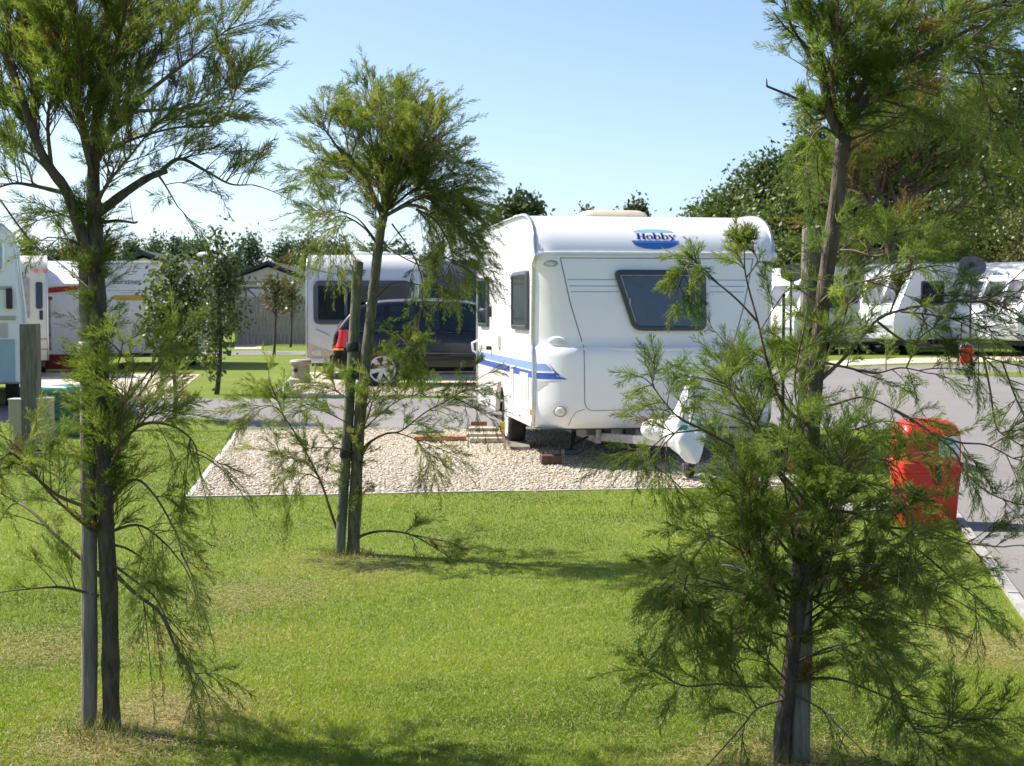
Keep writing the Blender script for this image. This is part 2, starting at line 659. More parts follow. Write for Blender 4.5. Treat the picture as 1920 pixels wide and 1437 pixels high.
ground_sheet('gravel_verge', [G(1540, 689), (16.5, 36.4), (30, 35), (30, 38), (15, 38.6), G(1540, 679)], 0.010, GRAV, 'gravel verge in front of the white caravans at right', 'gravel pitch')
ground_sheet('grass_island', [G(1742, 702), G(1920, 708), G(1990, 706), G(1990, 699), G(1800, 698)], 0.012, TURF, 'thin tongue of grass in the road at far right', 'lawn')

edging('kerb', [(kerb_x(3.5), 3.5), (kerb_x(10.6), 10.6), (kerb_x(YN), YN)], 0.058, 0.03, mat('kerb_concrete', (0.30, 0.285, 0.26), .9, var=.25, vscale=9, bump=.4), 'pale concrete kerb edging between lawn and road at right', 'kerb')


def pebbles(name, quad, n, smin, smax, label):
    q = [np.array(p) for p in quad]
    s, t = RNG.random(n), RNG.random(n)
    P = (np.outer((1 - s) * (1 - t), q[0]) + np.outer(s * (1 - t), q[1]) + np.outer(s * t, q[2]) + np.outer((1 - s) * t, q[3]))
    base = np.array([[1, 0, 0], [0, 1, 0], [-1, 0, 0], [0, -1, 0], [0, 0, .62], [0, 0, -.5]], float)
    F0 = np.array([[0, 1, 4], [1, 2, 4], [2, 3, 4], [3, 0, 4], [1, 0, 5], [2, 1, 5], [3, 2, 5], [0, 3, 5]])
    sz = RNG.uniform(smin, smax, n) * 0.5
    V = base[None] * (1 + RNG.uniform(-.35, .35, (n, 6, 3))) * sz[:, None, None]
    V = V * np.array([1, 1, 1])
    V[:, :, 0] *= RNG.uniform(.8, 1.5, n)[:, None]
    a = RNG.uniform(0, 6.28, n)
    x = V[:, :, 0] * np.cos(a)[:, None] - V[:, :, 1] * np.sin(a)[:, None]
    y = V[:, :, 0] * np.sin(a)[:, None] + V[:, :, 1] * np.cos(a)[:, None]
    V[:, :, 0], V[:, :, 1] = x + P[:, 0][:, None], y + P[:, 1][:, None]
    hz = np.array([H(p[0], p[1]) for p in P])
    V[:, :, 2] += (hz + 0.008 + sz * RNG.uniform(0.0, .55, n))[:, None]
    F = (F0[None] + (np.arange(n) * 6)[:, None, None]).reshape(-1, 3)
    pal = .86 * np.array([(0.36, 0.28, 0.19), (0.53, 0.43, 0.29), (0.63, 0.55, 0.42), (0.68, 0.62, 0.51), (0.55, 0.50, 0.42), (0.65, 0.54, 0.38), (0.71, 0.67, 0.58)])
    col = pal[RNG.integers(0, len(pal), n)] * RNG.uniform(.85, 1.12, (n, 1))
    o = mk(name, V.reshape(-1, 3), F, MATS.get('pebble') or tint_mat('pebble', 0.8), smooth=True, tint=np.repeat(col, 6, axis=0))
    return tag(o, label, 'gravel', kind='stuff')


pebbles('gravel', PITCH, 66000, 0.014, 0.036, 'loose cream and tan pebbles on the near pitch')
pebbles('gravel', [CP0, CARPAD[1], (3.85, 28), (CP0[0] + cs * (28 - CP0[1]), 28)], 12000, 0.03, 0.06, 'loose tan pebbles around the dark car')

# ================================================================== THE WHITE TOURING CARAVAN
CAV = thing('touring_caravan', 'white touring caravan with blue side stripes, dark front window and oval blue name badge', 'caravan', (1.484, 14.592, 0.0), rad(8.8))
CAV.scale = (1.07, 1, 1)
HW = 1.15
FP = [(0.10, .40), (.03, .47), (.0, .62), (.0, .9), (.012, 1.12), (.022, 1.20), (.05, 1.215), (.075, 1.25), (.10, 1.6), (.125, 1.95), (.14, 2.13)]
RP = [(.16, 2.18), (.20, 2.26), (.27, 2.345), (.36, 2.42), (.48, 2.48), (.64, 2.53), (.84, 2.56), (1.1, 2.573), (2.2, 2.58), (3.4, 2.575), (3.95, 2.545), (4.3, 2.46), (4.48, 2.3), (4.58, 2.0), (4.63, 1.3), (4.63, .8), (4.60, .42)]
YZ = [(z, y) for y, z in FP] + [(z, y) for y, z in RP[:7]]
KK = [(.40, .27), (1.2, .30), (1.25, .27), (1.7, .21), (2.13, .15), (2.2, .05), (2.4, .02), (2.6, 0.0)]
WW = [(.40, .40), (1.25, .42), (2.1, .22), (2.3, .15), (2.6, .12)]


def FR(x, z, d=0.0):
    """point on the moulded front, d metres proud of it"""
    k, wd = interp(KK, z), interp(WW, z)
    t = max(0.0, (abs(x) - (HW - wd)) / wd)
    y = interp(YZ, z) + k * t ** 2.2
    return (x, y - d, z)


XS = sorted(set([round(s * v, 4) for s in (-1, 1) for v in (0, .3, .55, .7, .76, .8, .84, .88, .91, .94, .97, 1.0, 1.025, 1.05, 1.075, 1.1, 1.12, 1.135, HW)]))
b = MB()
rows = []
for i in range(len(FP) - 1):
    y0, z0 = FP[i]
    y1, z1 = FP[i + 1]
    k = max(1, int((z1 - z0) / .06))
    for j in range(k):
        z = lerp(z0, z1, j / k)
        rows.append([FR(x, z) for x in XS])
for y, z in [FP[-1]] + RP:
    if z in [p[1] for p in RP[:6]] and y < 1:
        rows.append([FR(x, z) for x in XS])
    else:
        rows.append([(x, y, z) for x in XS])
b.grid(rows)
body = b.build('body', WHITE, CAV, smooth=True, fixn=False)
left_edge = [r[0] for r in rows]
right_edge = [r[-1] for r in rows]
# side walls with the wheel arch cut out
WY, WR = 2.45, 0.37
arch = [(WY + WR * math.cos(t), .42 + WR * .93 * math.sin(t)) for t in np.linspace(0, math.pi, 13)]


def side(sx):
    e = left_edge if sx < 0 else right_edge
    pts = [(sx * HW, p[1], p[2]) for p in e]
    pts += [(sx * HW, y, z - .005) for y, z in arch]
    s = MB()
    s.slab(pts, (-sx * 0.02, 0, 0))
    return s.build('side_wall', HAMMER, CAV)


for sx in (-1, 1):
    side(sx)
    # arch well and lip
    s = MB()
    s.loft([[(sx * (HW + .03), WY + r * math.cos(t), .40 + r * .95 * math.sin(t)) for t in np.linspace(-.05, math.pi + .05, 17)] + [(sx * (HW + .03), WY + (r - .028) * math.cos(t), .40 + (r - .028) * .95 * math.sin(t)) for t in np.linspace(math.pi + .05, -.05, 17)] for r in (WR + .045,)] +
           [[(sx * (HW - .01), WY + r * math.cos(t), .40 + r * .95 * math.sin(t)) for t in np.linspace(-.05, math.pi + .05, 17)] + [(sx * (HW - .01), WY + (r - .028) * math.cos(t), .40 + (r - .028) * .95 * math.sin(t)) for t in np.linspace(math.pi + .05, -.05, 17)] for r in (WR + .06,)])
    s.build('wheel_arch_trim', WHITE, CAV, auto=40)
    # skirt along the lower edge
    s = MB()
    s.cbox(sx * HW - .012, sx * HW + .012, .33, WY - WR - .05, .395, .455, .008)
    s.cbox(sx * HW - .012, sx * HW + .012, WY + WR + .05, 4.6, .395, .455, .008)
    s.build('lower_skirt', WHITE, CAV)
    # bright edge trim round the front, roof and back
    e = left_edge if sx < 0 else right_edge
    tr = [(sx * (HW + .004), p[1] + .004, p[2] + .004) for p in e]
    s = MB()
    s.tube(tr, .021, 8)
    s.build('edge_trim', ALU, CAV, smooth=True)
s = MB()
s.box(-1.1, 1.1, 1.98, 2.92, .82, .84)
s.build('wheel_well_top', DSTEEL, CAV)

# awning rail across the front
b = MB()
for z, r, dd in ((2.155, .013, .012), (2.115, .010, .006)):
    b.tube([FR(x, z, dd) for x in np.linspace(-1.14, 1.14, 31)], r, 6)
b.build('front_rail', WHITE, CAV, smooth=True)


def front_line(pts, wd, name, m, proud=.0025, n=10):
    """thin line lying on the front moulding, pts in (x,z)"""
    P = []
    for i in range(len(pts) - 1):
        for j in range(n):
            P.append((lerp(pts[i][0], pts[i + 1][0], j / n), lerp(pts[i][1], pts[i + 1][1], j / n)))
    P.append(pts[-1])
    r0, r1 = [], []
    for i, p in enumerate(P):
        a, c = P[max(0, i - 1)], P[min(len(P) - 1, i + 1)]
        t = np.array([c[0] - a[0], c[1] - a[1]])
        t /= np.linalg.norm(t) + 1e-9
        r0.append(FR(p[0] - t[1] * wd / 2, p[1] + t[0] * wd / 2, proud))
        r1.append(FR(p[0] + t[1] * wd / 2, p[1] - t[0] * wd / 2, proud))
    q = MB()
    q.grid([r0, r1])
    return q


def join(*mbs):
    r = MB()
    for q in mbs:
        r.add(q.v, q.f)
    return r


# panel seams: fairings, gas locker lid
sm = []
for sx in (-1, 1):
    sm.append(front_line([(sx * .93, 2.10), (sx * .84, 1.65), (sx * .735, 1.27)], .010, '', SEAM))
    sm.append(front_line([(sx * .725, 1.24), (sx * .722, .66)], .008, '', SEAM))
    sm.append(front_line([(sx * .722, .66), (sx * .70, .61), (sx * .66, .585)], .008, '', SEAM, n=4))
    sm.append(front_line([(sx * .722, .60), (sx * .80, .57), (sx * .845, .50), (sx * .86, .43)], .006, '', SEAM, n=4))
sm.append(front_line([(-.66, .585), (.66, .585)], .007, '', SEAM, n=24))
sm.append(front_line([(-.93, 2.10), (.93, 2.10)], .007, '', SEAM, n=24))
join(*sm).build('panel_seam', SEAM, CAV)
# the hand-hold lip of the locker, sagging in the middle
lip = MB()
rows_ = []
for t in np.linspace(-1, 1, 25):
    zt = 1.222
    dz = .045 * (1 - t * t)
    rows_.append([FR(t * .70, zt, .003), FR(t * .70, zt - dz * .5 - .004, .016), FR(t * .70, zt - dz - .008, .002)])
lip.grid(rows_)
lip.build('locker_lip', WHITE, CAV, smooth=True)

# pin stripes on the front, both sides of the window
PIN = mat('pale_pin_stripe', (0.30, 0.42, 0.60), .5, var=.05)
for z in (1.885, 1.822, 1.765):
    for x0, x1 in ((-.865 + (1.885 - z) * .25, -.40 + (1.885 - z) * .22), (.50, .86 - (1.885 - z) * .2)):
        front_line([(x0, z), (x1, z)], .010, '', LBLUE, .002).build('pin_stripe', PIN, CAV)

# front window: left edge slanted
fw = round_poly([(-.435, 1.985), (.455, 1.985), (.455, 1.375), (-.245, 1.375)], .085, 5)


def mfront(a, c, d):
    return (a, .075 + (c - 1.25) * .0735 - .012 - d, c)


fr = window(CAV, fw, mfront, .05, .045, name='front_window', gm=mat('front_pane', (0.035, 0.05, 0.07), .08, var=.12, vscale=14, stretch=(6, 1, .25), spec=.7))
q = MB()
q.tube([mfront(-.36, 1.93, .047), mfront(.40, 1.93, .047)], .006, 6)
q.tube([mfront(-.37, 1.93, .046), mfront(-.23, 1.46, .046)], .005, 6)
q.tube([mfront(.385, 1.90, .046), mfront(.385, 1.46, .046)], .004, 6)
for x in (-.29, .37):
    q.cbox(x - .008, x + .008, mfront(x, 1.66, .075)[1], mfront(x, 1.66, .03)[1], 1.64, 1.70, .004)
q.build('window_stay', STEEL, fr)

# blue wedge where the side stripe ends on the front fairing


def front_rows(rows, name, m, proud, nx=8):
    q = MB()
    q.grid([[FR(lerp(x0, x1, k / nx), z, proud) for k in range(nx + 1)] for z, x0, x1 in rows])
    return q.build(name, m, CAV)


for sx in (-1, 1):
    front_rows([(1.045, sx * 1.135, sx * 1.06), (1.015, sx * 1.135, sx * 1.03), (.975, sx * 1.135, sx * 1.0)], 'front_stripe', LBLUE, .003)
    front_rows([(1.047, sx * 1.035, sx * 1.033), (.955, sx * 1.135 if False else sx * .985, sx * .965), (.954, sx * 1.135, sx * .962), (.895, sx * 1.135, sx * .885), (.893, sx * 1.135, sx * .882)], 'front_stripe', DBLUE, .0035)
    front_rows([(.875, sx * 1.135, sx * .93), (.84, sx * 1.135, sx * 1.05), (.77, sx * 1.135, sx * 1.12)], 'front_stripe', GREYB, .003)


def side_patch(sx, y0, y1, z0, z1, proud):
    x = sx * (HW + proud)
    return [(x, y0, z0), (x, y1, z0), (x, y1, z1), (x, y0, z1)]


for sx in (-1, 1):
    for nm, m, z0, z1 in (('side_stripe', LBLUE, .978, 1.055), ('side_stripe', DBLUE, .893, .963), ('side_stripe', GREYB, .70, .872)):
        q = MB()
        q.quad(*side_patch(sx, .315 if z0 > .8 else .315, 4.6, z0, z1, .0025))
        q.build(nm, m, CAV)
    q = MB()
    for z in (1.885, 1.822, 1.765):
        q.quad(*side_patch(sx, .26, .52, z - .005, z + .005, .0022))
        q.quad(*side_patch(sx, 1.66, 2.9, z - .005, z + .005, .0022))
    q.quad(*side_patch(sx, .30, 4.6, 1.135, 1.139, .0022))
    q.quad(*side_patch(sx, 2.94, 2.952, .47, 2.42, .003))
    q.quad(*side_patch(sx, 3.43, 3.442, .47, 2.42, .003))
    q.build('side_line', mat('pale_side_line', (0.38, 0.43, 0.50), .5, var=.05), CAV)
    for ya, yb, nm in ((.58, 1.58, 'side_window'), (3.55, 4.36, 'side_window')):
        ol = round_poly([(ya, 1.99), (yb, 1.99), (yb, 1.375), (ya, 1.375)], .06, 4)
        window(CAV, ol, lambda a, c, d, sx=sx: (sx * (HW + d), a, c), .05, .04, name=nm)
    # service hatches
    for ya, yb, z0, z1 in ((.62, 1.14, .55, .93), (1.62, 1.84, .57, .97)):
        q = MB()
        q.cbox(min(sx * (HW - .002), sx * (HW + .012)), max(sx * (HW - .002), sx * (HW + .012)), ya, yb, z0, z1, .005)
        hb = q.build('service_hatch', WHITE, CAV)
        q = MB()
        xa = sx * (HW + .0145)
        q.quad((xa, ya + .05, z0 + .12), (xa, yb - .05, z0 + .12), (xa, yb - .05, z1 - .06), (xa, ya + .05, z1 - .06))
        q.build('hatch_panel', GREYB, hb)
    # orange side markers
    for ya, z in ((.42, .545), (2.95, .55)):
        q = MB()
        q.cbox(min(sx * HW, sx * (HW + .02)), max(sx * HW, sx * (HW + .02)), ya - .035, ya + .035, z - .03, z + .03, .008)
        q.build('side_marker', ORANGE, CAV)
q = MB()
q.cbox(-HW - .035, -HW, 2.62, 2.80, 1.15, 1.30, .012)
q.build('outside_light', WHITE, CAV)
q = MB()
q.cbox(-HW - .05, -HW, 3.36, 3.41, 1.50, 1.63, .012)
q.build('door_lock', BLACK, CAV)
q = MB()
q.cbox(-HW - .06, -HW, 3.36, 3.42, 1.10, 1.15, .012)
q.build('door_handle', BLACK, CAV)
q = MB()
q.tube([(-HW - .01, 4.55, 1.02), (-HW - .07, 4.57, 1.06), (-HW - .08, 4.57, 1.16), (-HW - .01, 4.55, 1.2)], .014, 8)
q.build('grab_handle', WHITE, CAV, smooth=True)


def oval(cx, cz, rx, rz, m, name, d0=.0, d1=.03, rings=4, dome=True, parent=None):
    q = MB()
    R = []
    for i in range(rings + 1):
        t = i / rings
        s = 1 - .25 * t * t if dome else 1
        R.append([FR(cx + rx * s * math.cos(a), cz + rz * s * math.sin(a), lerp(d0, d1, t)) for a in np.linspace(0, 2 * math.pi, 25)[:-1]])
    q.loft(R)
    return q.build(name, m, parent or CAV, auto=50)


for sx in (-1, 1):
    oval(sx * 1.015, 2.045, .065, .033, STEEL, 'marker_light', d1=.012)
    oval(sx * 1.02, 2.045, .045, .02, CLEAR, 'marker_light_lens', d0=.01, d1=.022)
    o_ = oval(sx * .955, 1.275, .085, .048, WHITE, 'moving_handle', d0=-.02, d1=.022)
    oval(sx * .955, 1.268, .07, .032, SILVERW, 'handle_recess', d0=.02, d1=.024, parent=o_)
    lp = oval(sx * .945, .575, .057, .057, STEEL, 'fog_lamp', d0=-.03, d1=.03, dome=False)
    oval(sx * .945, .575, .045, .045, CLEAR, 'lens', d0=.028, d1=.042, parent=lp)

# ---- badge on the roof cap
badge = []
ZC0, ZC1 = 2.352, 2.300


def half_ellipse(z0, z1, w0, up):
    rows = []
    for k in range(9):
        t = k / 8
        z = lerp(z0, z1, t)
        hw = w0 * math.sqrt(max(0, 1 - t * t))
        rows.append((z, -hw - .003, hw + .003))
    return rows


def badge_rows(rows, name, m, par=None):
    q = MB()
    q.grid([[FR(lerp(a, c, k / 10) - .005, z, .004) for k in range(11)] for z, a, c in rows])
    return q.build(name, m, par or CAV)


bad = badge_rows(half_ellipse(2.283, 2.19, .225, False), 'name_badge', MIDB)
badge_rows(half_ellipse(2.372, 2.405, .19, True), 'badge_arc', SKYB, bad)
q = MB()


def lq(a, c):
    """quad strip of a letter in (x,z) of the badge"""
    q.quad(*[FR(p[0], p[1], .0045) for p in (a[0], a[1], c[1], c[0])])


X0, Z0, LH = -.178, 2.297, .062      # left, baseline, cap height


def rect(x0, x1, z0, z1):
    nz = 3
    for k in range(nz):
        za, zb = lerp(z0, z1, k / nz), lerp(z0, z1, (k + 1) / nz)
        lq(((X0 + x0, Z0 + za), (X0 + x1, Z0 + za)), ((X0 + x0, Z0 + zb), (X0 + x1, Z0 + zb)))


def ringl(cx, cz, rx, rz, tx, tz):
    n = 20
    for k in range(n):
        a, c = 2 * math.pi * k / n, 2 * math.pi * (k + 1) / n
        p = [(cx + r * math.cos(t), cz + s * math.sin(t)) for r, s, t in ((rx, rz, a), (rx, rz, c), (rx - tx, rz - tz, c), (rx - tx, rz - tz, a))]
        q.quad(*[FR(X0 + x, Z0 + z, .0045) for x, z in p])


S_ = .007
for x in (.006, .058):                                   # H
    rect(x, x + .022, 0, LH)
    rect(x - .007, x + .029, 0, S_)
    rect(x - .007, x + .029, LH - S_, LH)
rect(.026, .060, .028, .036)
ringl(.124, .022, .033, .025, .018, .006)                # o
for bx in (.164, .240):                                  # b b
    rect(bx, bx + .020, 0, LH + .004)
    rect(bx - .008, bx, LH - .004, LH + .004)
    ringl(bx + .034, .022, .033, .025, .018, .006)
yx = .312                                                # y
for k in range(6):
    t0, t1 = k / 6, (k + 1) / 6
    for (xa, xb, wd) in ((yx, yx + .030, .021), (yx + .054, yx + .024, .010)):
        za, zb = .044 - .046 * t0, .044 - .046 * t1
        lq(((X0 + lerp(xa, xb, t1), Z0 + zb), (X0 + lerp(xa, xb, t1) + wd, Z0 + zb)), ((X0 + lerp(xa, xb, t0), Z0 + za), (X0 + lerp(xa, xb, t0) + wd, Z0 + za)))
rect(yx - .006, yx + .026, .040, .046)
rect(yx + .044, yx + .070, .040, .046)
rect(yx + .020, yx + .034, -.010, .002)
rect(yx + .006, yx + .026, -.018, -.008)
q.build('badge_lettering', NAVY, bad)

# gas warning sticker
q = MB()
sx_, sz_, sr = .163, .793, .062
for (r0, r1) in ((sr, sr - .010),):
    P0 = [(sx_ + r0 * a, sz_ + r0 * c) for a, c in ((0, 1), (1, 0), (0, -1), (-1, 0))]
    P1 = [(sx_ + r1 * a, sz_ + r1 * c) for a, c in ((0, 1), (1, 0), (0, -1), (-1, 0))]
    for k in range(4):
        q.quad(*[FR(*p, .003) for p in (P0[k], P0[(k + 1) % 4], P1[(k + 1) % 4], P1[k])])
st = q.build('warning_sticker', REDB, CAV)
q = MB()
q.poly([FR(*p, .0025) for p in P1])
q.build('sticker_ground', PAPER, st)
q = MB()
q.poly([FR(*p, .004) for p in ((sx_ - .02, sz_ - .028), (sx_ + .02, sz_ - .028), (sx_ + .02, sz_ - .004), (sx_ - .02, sz_ - .004))])
q.build('sticker_symbol', REDB, st)
q = MB()
q.poly([FR(*p, .004) for p in ((sx_ - .022, sz_ - .002), (sx_ + .022, sz_ - .002), (sx_ + .012, sz_ + .02), (sx_ + .004, sz_ + .014), (sx_ - .002, sz_ + .034), (sx_ - .012, sz_ + .016))])
q.build('sticker_flame', mat('olive_print', (.22, .16, .05), .6, var=.2), st)
q = MB()
q.quad(*side_patch(-1, .34, .40, 1.10, 1.13, .003))
q.build('model_decal', GREYB, CAV)

# roof hatches and fittings
q = MB()
R = []
for z, hx, y0, y1 in ((2.56, .33, 1.2, 1.9), (2.60, .335, 1.19, 1.92), (2.635, .32, 1.22, 1.9), (2.66, .27, 1.3, 1.85)):
    R.append([(x + .19 - .38 + .02, y, z) for x, y in round_poly([(-hx, y0), (hx, y0), (hx, y1), (-hx, y1)], .1, 4)])
q.loft(R)
q.build('roof_hatch', BEIGEP, CAV, auto=40)
q = MB()
R = []
for z, hx, y0, y1 in ((2.565, .25, 2.9, 3.4), (2.62, .24, 2.92, 3.38), (2.635, .20, 2.95, 3.34)):
    R.append([(x - .55, y, z) for x, y in round_poly([(-hx, y0), (hx, y0), (hx, y1), (-hx, y1)], .08, 4)])
q.loft(R)
q.build('roof_vent', WHITE, CAV, auto=40)
q = MB()
q.tube([(-.98, 2.4, 2.57), (-.98, 2.42, 2.64), (-.98, 2.55, 2.66), (-.98, 2.7, 2.66), (-.98, 2.72, 2.57)], .025, 8)
q.tube([(-1.05, 2.2, 2.595), (-1.05, 4.2, 2.57)], .03, 8)
q.build('roof_rail', BEIGEP, CAV, smooth=True)
q = MB()
q.quad((-1.152, .5, 2.462), (-1.152, 4.2, 2.45), (-1.152, 4.2, 2.40), (-1.152, .42, 2.40))
q.build('roof_edge_band', mat('pale_blue_band', (.52, .58, .68), .4, var=.03), CAV)

# underside, chassis, steadies, axle
q = MB()
q.box(-1.12, 1.12, .12, 4.55, .385, .40)
q.build('floor_pan', DSTEEL, CAV)
q = MB()
for sx in (-.55, .55):
    q.box(sx - .025, sx + .025, .2, 4.4, .24, .384)
q.box(-.62, 1.02, .28, .33, .27, .384)
q.box(-.95, .95, WY - .05, WY + .05, .24, .33)
for sx in (-1, 1):                                    # drawbar
    q.slab([(sx * .55 - .03, .3, .26), (sx * .55 + .03, .3, .26), (sx * .02 + .03, -1.05, .30), (sx * .02 - .03, -1.05, .30)], (0, 0, .08))
q.build('chassis', STEEL, CAV)
for sx in (-1, 1):
    for yb, dr in ((.62, -1), (3.9, 1)):
        q = MB()
        x = sx * .72
        q.tube([(x, yb, .375), (x - sx * .02, yb - .05 * dr, .31), (x + sx * .04, yb + dr * .10, .15)], [.028, .026, .022], 6)
        q.tube([(x - sx * .34, yb, .375), (x + sx * .02, yb + .05 * dr, .19)], .012, 6)
        lg = q.build('corner_steady', DSTEEL, CAV)
        q = MB()
        q.cbox(x - .07 + sx * .04, x + .07 + sx * .04, yb + dr * .10 - .07, yb + dr * .10 + .07, .10, .155, .012)
        q.build('steady_foot', mat('dark_teal_plastic', (.02, .06, .065), .5, var=.2), lg)
# small black boxes hanging under the locker
for x, wd, hh in ((-.66, .08, .07), (-.50, .07, .05), (-.30, .10, .08), (-.12, .08, .06)):
    q = MB()
    q.cbox(x, x + wd, .16, .26, .395 - hh, .396, .008)
    q.build('locker_vent', DSTEEL, CAV)


def wheel(parent, cx, cy, cz, R, wd, spokes=0, name='wheel'):
    """tyre with rim as its sub-part; axis along the parent's x; outer side at +wd/2 * sign"""
    h = abs(wd) / 2
    q = MB()
    q.lathe([(R * .62, -h), (R * .93, -h), (R, -h * .72), (R, h * .72), (R * .93, h), (R * .62, h), (R * .6, h * .6), (R * .6, -h * .6), (R * .62, -h)], 28, 'x', (cx, cy, cz))
    t = q.build(name, RUBBER, parent, auto=35)
    return t, h


for sx in (-1, 1):
    t, h = wheel(CAV, sx * 1.03, WY, .315, .315, .18)
    q = MB()
    o = sx * (h - .01)
    q.lathe([(.19, o), (.185, o - sx * .03), (.12, o - sx * .035), (.10, o - sx * .005), (.05, o + sx * .004), (0.001, o + sx * .006)], 24, 'x', (sx * 1.03, WY, .315))
    q.build('rim', WHITE, t, auto=40)
# jockey wheel and its clamp
q = MB()
q.tube([(.02, -1.0, .14), (.02, -1.0, .60)], .024, 8)
q.tube([(-.03, -1.0, .14), (-.03, -1.0, .05)], .010, 6)
q.tube([(.07, -1.0, .14), (.07, -1.0, .05)], .010, 6)
q.tube([(-.04, -1.0, .14), (.08, -1.0, .14)], .016, 6)
jk = q.build('jockey_wheel', STEEL, CAV)
q = MB()
q.lathe([(.001, -.025), (.085, -.025), (.10, -.015), (.10, .015), (.085, .025), (.001, .025)], 18, 'x', (.02, -1.0, .10))
q.build('wheel', RUBBER, jk, auto=40)

# ---- cloth cover over the hitch
HC = thing('hitch_cover', 'crumpled white fabric cover pulled to a point over the caravan hitch', 'cover', (1.60, 13.42, 0.0), rad(8.8))
rng = np.random.default_rng(3)
q = MB()
rings = []
for z, cx, rx, ry, cyo in ((.995, .055, .004, .004, 0), (.985, .052, .016, .018, 0), (.90, .05, .046, .05, 0), (.80, .045, .080, .09, .02), (.70, .03, .108, .12, .03), (.62, .02, .128, .15, .04), (.56, .01, .150, .19, .05), (.50, -.005, .185, .20, .03), (.44, -.01, .185, .19, 0), (.37, -.015, .165, .17, -.04), (.30, .0, .125, .14, -.08), (.235, .015, .082, .10, -.12), (.195, .02, .06, .08, -.14), (.185, .02, .02, .03, -.14)):
    ring = []
    for k in range(28):
        a = 2 * math.pi * k / 28
        f = 1 + .13 * math.sin(a * 5 + z * 13) + .10 * math.sin(a * 8 - z * 31) + rng.uniform(-.13, .13)
        ring.append((cx + rx * f * math.cos(a), cyo + ry * f * math.sin(a), z + rng.uniform(-.014, .014)))
    rings.append(ring)
q.loft(rings)
rings = []
for t in np.linspace(0, 1, 9):                       # the lobe lying back along the drawbar
    x, y, z = lerp(-.02, -.33, t), lerp(.0, .30, t), lerp(.46, .47, t)
    r = .11 * (1 - .15 * t) if t < .95 else .06
    rings.append([(x + r * .7 * math.cos(a) * (1 + rng.uniform(-.09, .09)), y + r * .5 * math.cos(a), z + r * 1.0 * math.sin(a) * (1 + rng.uniform(-.09, .09))) for a in np.linspace(0, 2 * math.pi, 19)[:-1]])
q.loft(rings)
hc = q.build('cover_cloth', CLOTH, HC, smooth=True)
sub = hc.modifiers.new('sub', 'SUBSURF')
sub.levels = sub.render_levels = 1
for (x, z, s, yy) in ((-.065, .515, .034, -.19), (-.10, .50, .02, -.18), (.085, .57, .03, -.13), (.09, .53, .022, -.16), (-.05, .36, .022, -.205), (-.03, .335, .018, -.205)):
    n = 9
    q = MB()
    q.poly([(x + s * (1 + .3 * math.sin(3 * t)) * math.cos(t), yy, z + s * (1 + .3 * math.cos(2 * t)) * math.sin(t)) for t in np.linspace(0, 2 * math.pi, n + 1)[:-1]])
    q.build('leaf_print', TEAL, HC)

# ---- packing and boards on the gravel
PZ = .022


def flat_board(name, label, cat, px, py, L, D, T, rz, m, z0=PZ, group=None):
    x, y = G(px, py)
    o = thing(name, label, cat, (x, y, H(x, y) + z0), rad(rz), group)
    q = MB()
    q.cbox(-L / 2, L / 2, -D / 2, D / 2, 0, T, .006)
    q.build('board', m, o)
    return o


def lone(name, label, cat, q, m, loc, rz=0, group=None, **kw):
    o = q.build(name, m, **kw)
    o.location = loc
    o.rotation_euler = (0, 0, rad(rz))
    return tag(o, label, cat, group)


def board(name, label, cat, px, py, L, D, T, rz, m, z0=PZ, group=None):
    x, y = G(px, py)
    q = MB()
    q.cbox(-L / 2, L / 2, -D / 2, D / 2, 0, T, .006)
    return lone(name, label, cat, q, m, (x, y, H(x, y) + z0), rz, group)


board('plank', 'pale sawn plank on the gravel, nearest of the boards by the wheel', 'plank', 912, 832, .40, .17, .05, 3, PLANKM, group='boards on the gravel')
board('plank', 'pale sawn plank lying just behind the nearest pale plank', 'plank', 908, 821, .44, .20, .035, 1, PLANKM, group='boards on the gravel')
board('plank', 'pale plank beneath the small brown offcut', 'plank', 905, 809, .36, .22, .03, -2, PLANKM, group='boards on the gravel')
x, y = G(898, 805)
board('timber_offcut', 'short red brown timber offcut lying on the farthest pale plank', 'offcut', 898, 806, .21, .07, .055, 2, BRICKM, z0=PZ + .031, group='boards on the gravel')
board('timber_board', 'long reddish brown board with a grey end beside the pale planks', 'board', 825, 829, .62, .15, .05, 4, BRICKM, group='boards on the gravel')
board('slate_board', 'dark grey flat board on top of the reddish board', 'board', 805, 822, .34, .17, .03, 6, mat('slate_grey_board', (.17, .16, .16), .7, var=.2), z0=PZ + .052, group='boards on the gravel')
board('timber_block', 'dark brown timber block under the front corner steady', 'block', 1033, 873, .21, .17, .085, 6, DBROWN)
lw = (CAV.matrix_basis @ Vector((-1.03, WY - .30, 0)))
q = MB()
q.slab([(-.11, -.22, 0), (-.11, .2, 0), (-.11, .2, .075), (-.11, .0, .07), (-.11, -.2, .03)], (.22, 0, 0))
lone('levelling_ramp', 'worn grey levelling ramp jammed against the caravan wheel', 'ramp', q, mat('grey_ramp', (.20, .18, .14), .8, var=.3), (lw.x, lw.y, .02), 8.8)
q = MB()
q.slab([(0, -.012, 0), (.035, -.012, 0), (-.0, -.012, .30), (-.035, -.012, .30)], (0, .024, 0))
sp = thing('wheel_clamp_handle', 'yellow and pale striped bar leaning by the caravan wheel', 'bar', (lw.x - .16, lw.y - .18, .02), 0)
q.build('bar', mat('pale_pink_bar', (.62, .42, .36), .6, var=.15), sp)
q = MB()
q.cbox(-.045, .015, -.02, .02, .20, .31, .006)
q.build('yellow_end', mat('yellow_plastic', (.75, .45, .02), .5, var=.1), sp)
